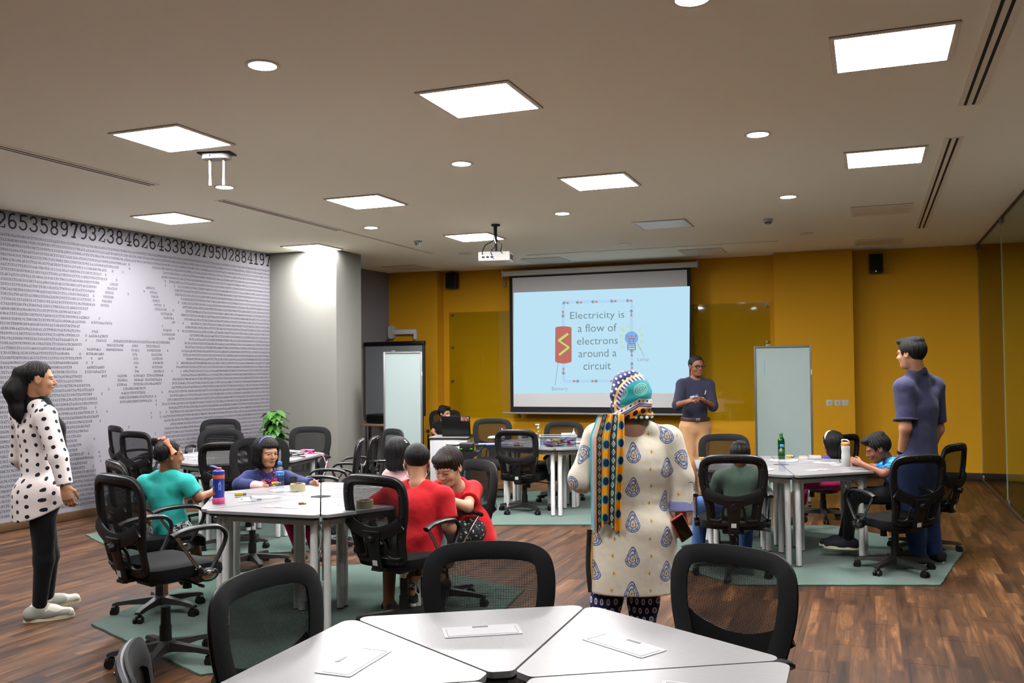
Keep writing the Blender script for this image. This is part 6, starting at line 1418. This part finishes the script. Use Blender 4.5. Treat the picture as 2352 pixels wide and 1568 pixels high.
# clear plastic bag
t = thing('plastic_bag', 'small crumpled clear plastic bag on the white table', 'bag', on(584, 1151)); sd = Sdf(.01); sd.add(el((0, 0, .018), (.03, .024, .018))); sd.add(el((.02, .01, .012), (.022, .02, .012)))
sobj('film', sd, .004, glassmat('thin film', (236, 238, 242), 2.2, .12), t, None, wrinkle(5, 170.), .006)
t = thing('steel_ruler', 'short grey ruler strip in front of the yellow motor', 'ruler', on(566, 1141), R_(40)); MB().box((0, 0, .0025), (.15, .022, .002)).obj('blade', mat('ruler grey', (150, 156, 160), .35, .4), t); MB().box((0, .006, .0037), (.14, .002, .0004)).obj('scale', DARKG, t)
t = thing('black_cup', 'small dark cup beside the girl in navy', 'cup', on(674, 1113)); MB().lathe([(.018, 0), (.024, .002), (.028, .06), (.0265, .06), (.022, .006)], n=18).obj('wall', mat('olive dark', (44, 42, 34), .4), t); MB().lathe([(.0, .045), (.025, .046)], n=18).obj('drink', BLACKP, t)
for i, (px, py, rz) in enumerate(((708, 1106, 30), (722, 1105, 60))): tag(MB().cyl((-.035, 0, 0), (.035, 0, 0), .004, n=8).obj('pink_straw', mat('pink straw', (236, 130, 170), .5)), ['pink straw nearer the tape roll', 'pink straw nearer the table seam'][i], 'straw', 'pink straws').matrix_basis = Matrix.Translation((*on(px, py)[:2], TOP+.0045))@Matrix.Rotation(R_(rz), 4, 'Z')
# small white boxes on right-hand table
for i, (px, py, w) in enumerate(((1872, 1054, .10), (1845, 1056, .07))):
    t = thing('parts_box', ['larger white parts box before the headband girl', 'smaller white parts box beside the larger one'][i], 'box', on(px, py), R_(15), 'white parts boxes'); MB().box((0, 0, .0155), (w, .06, .03), .004).obj('tray', WHITEP, t); MB().box((0, 0, .0325), (w*.98, .058, .004), .001).obj('lid', mat('orange tint lid', (222, 190, 160), .5), t)
t = thing('glue_tape', 'pale green tape strip on the far wedge', 'tape strip', on(893, 1111), R_(15)); MB().box((0, 0, .007), (.06, .014, .012), .003).obj('case', mat('pale green', (176, 186, 160), .5), t); MB().box((.035, 0, .004), (.02, .01, .003)).obj('tip', STEEL, t)
# cables and pink box on the printed-wall hexagon
CBL = mat('black rubber cable', (20, 20, 22), .6); WCB = mat('white cable', (206, 206, 206), .5); PKC = mat('pink cable', (214, 90, 140), .5)
rr = random.Random(5)
for i in range(7):
    c = on(668+rr.uniform(-14, 22), 1045+rr.uniform(-4, 5)); pts = [(rr.uniform(-.11, .11), rr.uniform(-.07, .07), .006+rr.uniform(0, .03)) for _ in range(6)]
    t = thing('tangled_cable', '%s cable loop in the tangle on the printed-wall hexagon, number %s from the left' % ('white' if i % 2 else 'black', ['one', 'two', 'three', 'four', 'five', 'six', 'seven'][i]), 'cable', c, 0, 'tangled cables'); MB().tube(crom(pts, 6, False), .0042, 6).obj('cord', WCB if i % 2 else CBL, t); MB().box(pts[-1], (.03, .016, .011), .003).obj('plug', CBL, t)
    tag(t, ['black cable loop lying leftmost in the tangle of cables', 'white cable loop crossing the tangle of cables', 'black cable with plug at the front of the cable tangle', 'white cable loop in the middle of the cable tangle', 'black cable curling at the back of the tangle', 'white cable end nearest the pink box', 'black cable loop touching the pink box'][i])
t = thing('pink_box', 'small pink adapter box beside the tangled cables', 'box', on(706, 1041), R_(10)); MB().box((0, 0, .021), (.13, .07, .04), .006).obj('shell', mat('pink plastic', (226, 86, 156), .45), t); MB().box((.066, 0, .02), (.004, .05, .02)).obj('socket', DARKG, t)
q = [on(722, 1042), on(741, 1047), on(752, 1070, .66), on(765, 1083, .55), on(780, 1092, .40)]
t = thing('pink_cable', 'thin pink cable trailing off the table edge', 'cable', q[0]); MB().tube(crom([tuple(A(v)-A(q[0])+A([0, 0, .006 if i < 2 else 0])) for i, v in enumerate(q)], 6, False), .004, 6).obj('cord', PKC, t); MB().cyl((0, 0, .006), (-.02, 0, .006), .007, n=8).obj('plug', PKC, t)
# white power cables under the front left wedge
for i, pts in enumerate(([(727, 1205, .62), (737, 1245, .5), (724, 1285, .35), (722, 1340, .22), (728, 1438, .1)], [(741, 1262, .45), (731, 1283, .36), (727, 1312, .27), (728, 1375, .12), (740, 1436, .06)], [(742, 1345, .25), (738, 1370, .12), (735, 1420, .02), (722, 1437, .02)])):
    P3 = [dep(a, b, 5.5+.05*i) for a, b, _ in pts]; t = thing('power_cable', ['white power cable looping down beside the front leg, longest', 'white power cable hanging in a short inner loop', 'white power cable end resting near the rug'][i], 'cable', tuple(P3[0]), 0, 'white power cables'); MB().tube(crom([tuple(v-P3[0]) for v in P3], 6, False), .006, 8).obj('cord', WCB, t); MB().cyl((0, 0, 0), (0, 0, .03), .011, n=10).obj('connector', WHITEP, t)
# ---- craft table
t = thing('hand_sanitiser', 'clear pump bottle of hand sanitiser on the craft table', 'bottle', on(1237, 1009)); MB().lathe([(.036, 0), (.042, .006), (.042, .09), (.034, .115), (.014, .125), (.013, .135)], n=22).obj('shell', CLEAR, t); MB().lathe([(.0145, .13), (.0145, .15), (.006, .152), (.005, .175)], n=14).obj('pump_collar', WHITEP, t); MB().box((-.012, 0, .178), (.055, .016, .012), .004).obj('pump_head', WHITEP, t); MB().add([(-.018, -.043, .03), (.018, -.043, .03), (.0, -.043, .075)], [(0, 1, 2)]).obj('label', mat('label navy', (60, 70, 140), .4), t); MB().lathe([(.034, .004), (.040, .01), (.040, .07)], n=20).obj('gel', WATER, t)
c = on(1282, 1026); t = thing('storage_box', 'clear plastic storage box full of craft supplies', 'box', c, R_(18))
m = MB()
for s in (-1, 1): m.box((s*.19, 0, .06), (.004, .25, .118)).box((0, s*.125, .06), (.38, .004, .118))
m.obj('walls', glassmat('box plastic', (226, 232, 236), 2.0, .1), t); MB().box((0, 0, .003), (.38, .25, .004)).obj('bottom', WHITEP, t); m = MB()
for s in (-1, 1): m.box((s*.195, 0, .12), (.012, .27, .008)).box((0, s*.13, .12), (.40, .012, .008))
m.obj('rim', FRO, t)
cols = [(196, 60, 120), (90, 60, 150), (226, 200, 60), (90, 180, 80), (226, 120, 80), (60, 110, 190), (230, 230, 228), (206, 60, 60), (240, 150, 110), (120, 60, 140)]
rr = random.Random(11)
for i in range(46):
    cc = cols[i % 10]; x_, y_ = rr.uniform(-.14, .14), rr.uniform(-.08, .08); z_ = .012+.075*(i/46); a = rr.uniform(0, 3.1); L = rr.uniform(.05, .10); o = MB().box((0, 0, 0), (L, rr.uniform(.012, .03), .013), .003).obj('craft_piece', mat('craft %d' % (i % 10), cc, .5)); o.location = (x_*1.+c[0], y_+c[1], c[2]+z_)
    th = a+R_(18); lx = x_*math.cos(R_(18))-y_*math.sin(R_(18)); ly = x_*math.sin(R_(18))+y_*math.cos(R_(18)); o.location = (c[0]+lx, c[1]+ly, c[2]+z_); o.rotation_euler = (0, rr.uniform(-.25, .25), th)
    cn = ['magenta', 'violet', 'yellow', 'green', 'orange', 'blue', 'white', 'red', 'peach', 'plum'][i % 10]
    tag(o, '%s craft piece inside the clear storage box' % cn, 'craft piece', 'craft pieces in the storage box')
c = on(1152, 1010); t = thing('pen_cup', 'white cup of red and blue markers on the craft table', 'cup', c); MB().lathe([(.034, 0), (.037, .003), (.039, .10), (.036, .10), (.034, .006)], n=20).obj('wall', WHITEP, t); MB().add([(-.01, -.0395, .055), (.012, -.0395, .07), (.006, -.0395, .04)], [(0, 1, 2)]).obj('logo', mat('red mark', (200, 40, 50), .5), t)
for i, cc in enumerate(((206, 40, 50), (50, 50, 170), (206, 40, 50), (40, 40, 150), (226, 226, 224))):
    a = i*1.25; o = thing('marker_pen', ['red marker at the left of the cup', 'blue marker at the back of the cup', 'red marker at the right of the cup', 'blue marker at the front of the cup', 'white marker in the middle of the cup'][i], 'marker', (c[0]+.016*math.cos(a), c[1]+.016*math.sin(a), c[2]+.006), 0, 'markers in the cup'); o.rotation_euler = (.12*math.sin(a), .12*math.cos(a), 0); MB().cyl((0, 0, 0), (0, 0, .10), .0075, n=8).obj('barrel', WHITEP, o); MB().cyl((0, 0, .10), (0, 0, .14), .008, n=8).obj('cap', mat('marker %d' % cc[0], cc, .4), o)
t = thing('blue_folder', 'flat blue plastic folder at the edge of the craft table', 'folder', on(1130, 1021), R_(25)); MB().box((0, 0, .004), (.36, .17, .006), .002).obj('cover', mat('folder blue', (50, 82, 190), .4), t); MB().box((.0, .05, .0085), (.30, .10, .003)).obj('papers', PAP, t)
t = thing('mesh_pouch', 'clear zip pouch of small parts on the blue folder', 'pouch', (*on(1140, 1012)[:2], TOP+.012), R_(20)); sd = Sdf(.01); sd.add(el((0, 0, .024), (.10, .055, .024))); sobj('film', sd, .006, mat('pouch grey', (170, 176, 160), .4), t, None, wrinkle(6, 90.), .006); MB().box((0, .05, .03), (.18, .008, .004)).obj('zip', mat('label blue'), t)
t = thing('red_scissors', 'red-handled scissors lying on the craft table', 'scissors', on(1190, 1018), R_(10))
for s in (-1, 1): MB().tube([(-.02+.028*math.cos(a), s*.018+.014*math.sin(a), .006) for a in [k*.523 for k in range(12)]], .005, 6, closed=True).obj('handle', mat('red grip', (196, 36, 44), .45), t); MB().box((.07, s*.004, .005), (.11, .010, .002), 0, Matrix.Rotation(R_(-3*s), 3, 'Z')).obj('blade', STEEL, t)
t = thing('yellow_marker', 'yellow and black marker near the empty chair on the craft table', 'marker', on(1190, 1024), R_(15)); MB().cyl((-.05, 0, .008), (.02, 0, .008), .0075, n=10).obj('barrel', DARKG, t); MB().cyl((.02, 0, .008), (.06, 0, .008), .0085, n=10).obj('cap', YELM, t)
for i, (px, py, w, h_) in enumerate(((1206, 1010, .16, .07), (1302, 1011, .12, .085), (1325, 1020, .14, .03), (1225, 1004, .1, .05))):
    t = thing('carton', ['long white carton left of the sanitiser', 'upright white carton behind the storage box', 'flat white carton at the right end of the craft table', 'small white carton behind the sanitiser'][i], 'box', on(px, py), R_(20+7*i), 'white cartons on the craft table'); MB().box((0, 0, h_/2+.001), (w, .08, h_), .003).obj('walls', PAP, t); MB().box((0, -.041, h_*.5), (w*.5, .001, h_*.3)).obj('label', DARKG if i != 1 else mat('label blue'), t)
t = thing('glue_bottle', 'small white glue bottle with nozzle on the craft table', 'bottle', on(1318, 1008)); MB().lathe([(.022, 0), (.024, .004), (.024, .07), (.012, .085), (.006, .10), (.003, .13)], n=16).obj('shell', WHITEP, t); MB().lathe([(.0245, .02), (.0245, .055)], n=16).obj('label', PAP, t)
# laptop on white cabinet
cx, cy = -4.98, 10.62
t = thing('white_cabinet', 'white cabinet with dark top edge carrying the laptop', 'cabinet', (cx, cy, 0), R_(14)); MB().box((0, 0, .36), (.47, .45, .70), .004).obj('body', WHITEP, t); MB().box((0, 0, .719), (.50, .48, .018), .003).obj('edge', BLACKP, t); MB().box((0, 0, .732), (.495, .475, .008), .002).obj('top', TOPM, t); MB().box((0, -.228, .40), (.43, .008, .56), .003).obj('door', mat('door white', (214, 214, 216), .4), t)
for s in (-1, 1):
    for k in (-1, 1): MB().cyl((s*.19, k*.18, .006), (s*.19, k*.18, .012), .02, n=10).obj('foot', BLACKP, t)
t = thing('laptop', 'open black laptop with a sticker, seen from behind', 'laptop', (cx+.08, cy+.02, .7365), R_(12)); MB().box((0, .02, .009), (.37, .25, .016), .004).obj('base', BLACKP, t)
lid = MB().box((0, 0, .125), (.37, .010, .25), .004).obj('lid', mat('laptop lid', (12, 12, 13), .35), t); lid.location = (0, -.105, .014); lid.rotation_euler = (R_(12), 0, 0); MB().box((.12, -.006, .215), (.10, .001, .055)).obj('sticker', mat('sticker rust', (150, 84, 66), .5, fn=lambda nt: mix(nt, noise(nt, coord(nt), 60., 1.).gt(.55), (140, 70, 52), (206, 176, 160))), lid); MB().box((0, .006, .125), (.34, .001, .21)).obj('display', emis('laptop display', (190, 205, 225), .6), lid)
# router on black stand
sx, sy = -4.07, 9.06
t = thing('equipment_stand', 'black stand with a folded angular tray', 'stand', (sx, sy, 0), R_(16))
m = MB(); m.add([(-.16, -.10, .70), (.16, -.10, .70), (.0, -.10, .56), (-.16, .14, .70), (.16, .14, .70), (0, .14, .62)], [(0, 2, 1), (3, 4, 5), (0, 1, 4, 3), (0, 3, 5, 2), (1, 2, 5, 4)]); m.obj('tray', BLACKP, t, smooth=False)
for s in (-1, 1): MB().tube([(s*.15, -.09, .70), (s*.21, -.09, .775), (s*.10, -.05, .765), (s*.08, .1, .765)], .010, 6).obj('arm', BLACKP, t)
MB().cyl((0, .02, .03), (0, .02, .60), .018).obj('post', DARKG, t)
for k in range(3): a = k*2.094+.5; MB().box((.14*math.cos(a), .02+.14*math.sin(a), .022), (.28, .04, .02), .006, Matrix.Rotation(a, 3, 'Z')).obj('foot', BLACKP, t)
t = thing('router', 'small black router with green lights on the stand', 'router', (sx, sy, .70), R_(16)); MB().box((0, 0, .045), (.15, .12, .088), .008).obj('case', BLACKP, t)
for s in (-1, 1): MB().box((s*.055, -.0605, .03), (.026, .003, .007)).obj('status_light', emis('green led', (70, 220, 40), 1.5), t)
# blue cable tag under the right-hand table
t = thing('socket_tag', 'pale blue tag hanging under the edge of the right-hand hexagon', 'tag', tuple(dep(1982, 1134, 7.5))); MB().box((0, 0, 0), (.03, .012, .04), .003).obj('card', mat('tag blue', (120, 172, 206), .5), t); MB().tube([(0, 0, .02), (-.03, .01, .06), (-.1, .02, .13)], .004, 6).obj('wire', WCB, t)
# climbing plant by the column
ALB[0] = .6
t = thing('potted_pothos', 'potted climbing plant with variegated green leaves beside the column', 'plant', (-7.22, 9.98, 0))
MB().lathe([(.11, 0), (.15, .01), (.18, .28), (.19, .30), (.17, .30), (.16, .26)], n=28).obj('pot', mat('dark pot', (44, 40, 36), .6), t); MB().lathe([(.0, .255), (.165, .262)], n=24).obj('soil', mat('soil', (40, 28, 20), .95), t)
MB().cyl((0, 0, .24), (0, 0, 1.06), .035, .03, 12).obj('moss_pole', mat('moss pole', (70, 48, 30), .95, bump=lambda nt: (noise(nt, coord(nt), 120., 3.), .02, 1.)), t)
def leafc(nt):
    q = sep(nt, attr(nt, 'pc')); g = noise(nt, attr(nt, 'pc'), 9., 2.); return mix(nt, g.gt(.6), mix(nt, q[0].abs().lt(.03), (40, 104, 32), (110, 160, 60)), (150, 186, 80))
LEAF = mat('pothos leaf', (40, 110, 36), .35, spec=.5, fn=leafc); LM = []
rr = random.Random(3)
for v in range(3):
    vs = []; pc = []; n = 9; K = 5; bend = .5+.25*v
    for i in range(n+1):
        s_ = i/n; w = .052*(math.sin(min(1, s_*1.05)*math.pi)**.7)*(1-.35*s_)+.001
        if i == 0: w = .012
        for k in range(K):
            u = (k/(K-1)-.5)*2; x = u*w*1.25; y = s_*.145-.022*(abs(u)**1.5)*(s_ < .2); z = -.09*bend*s_**2+.25*abs(x)*.5
            vs.append((x, y, z)); pc.append((x*8, y*8, v))
    me = np_mesh('leaf', A(vs), A([(i*K+k, i*K+k+1, (i+1)*K+k+1, (i+1)*K+k) for i in range(n) for k in range(K-1)]), pc); me.materials.append(LEAF); LM.append(me)
for i in range(90):
    z = 1.07-.74*(i/90)**1.0; a = i*2.399+rr.uniform(-.3, .3); o = link('leaf', LM[i % 3], t); r0 = .04+.03*rr.random(); o.location = (r0*math.cos(a), r0*math.sin(a), z); o.rotation_euler = (R_(rr.uniform(-35, 10)), R_(rr.uniform(-20, 20)), a-math.pi/2); s_ = rr.uniform(.85, 1.25); o.scale = (s_, s_, s_)
ALB[0] = .5
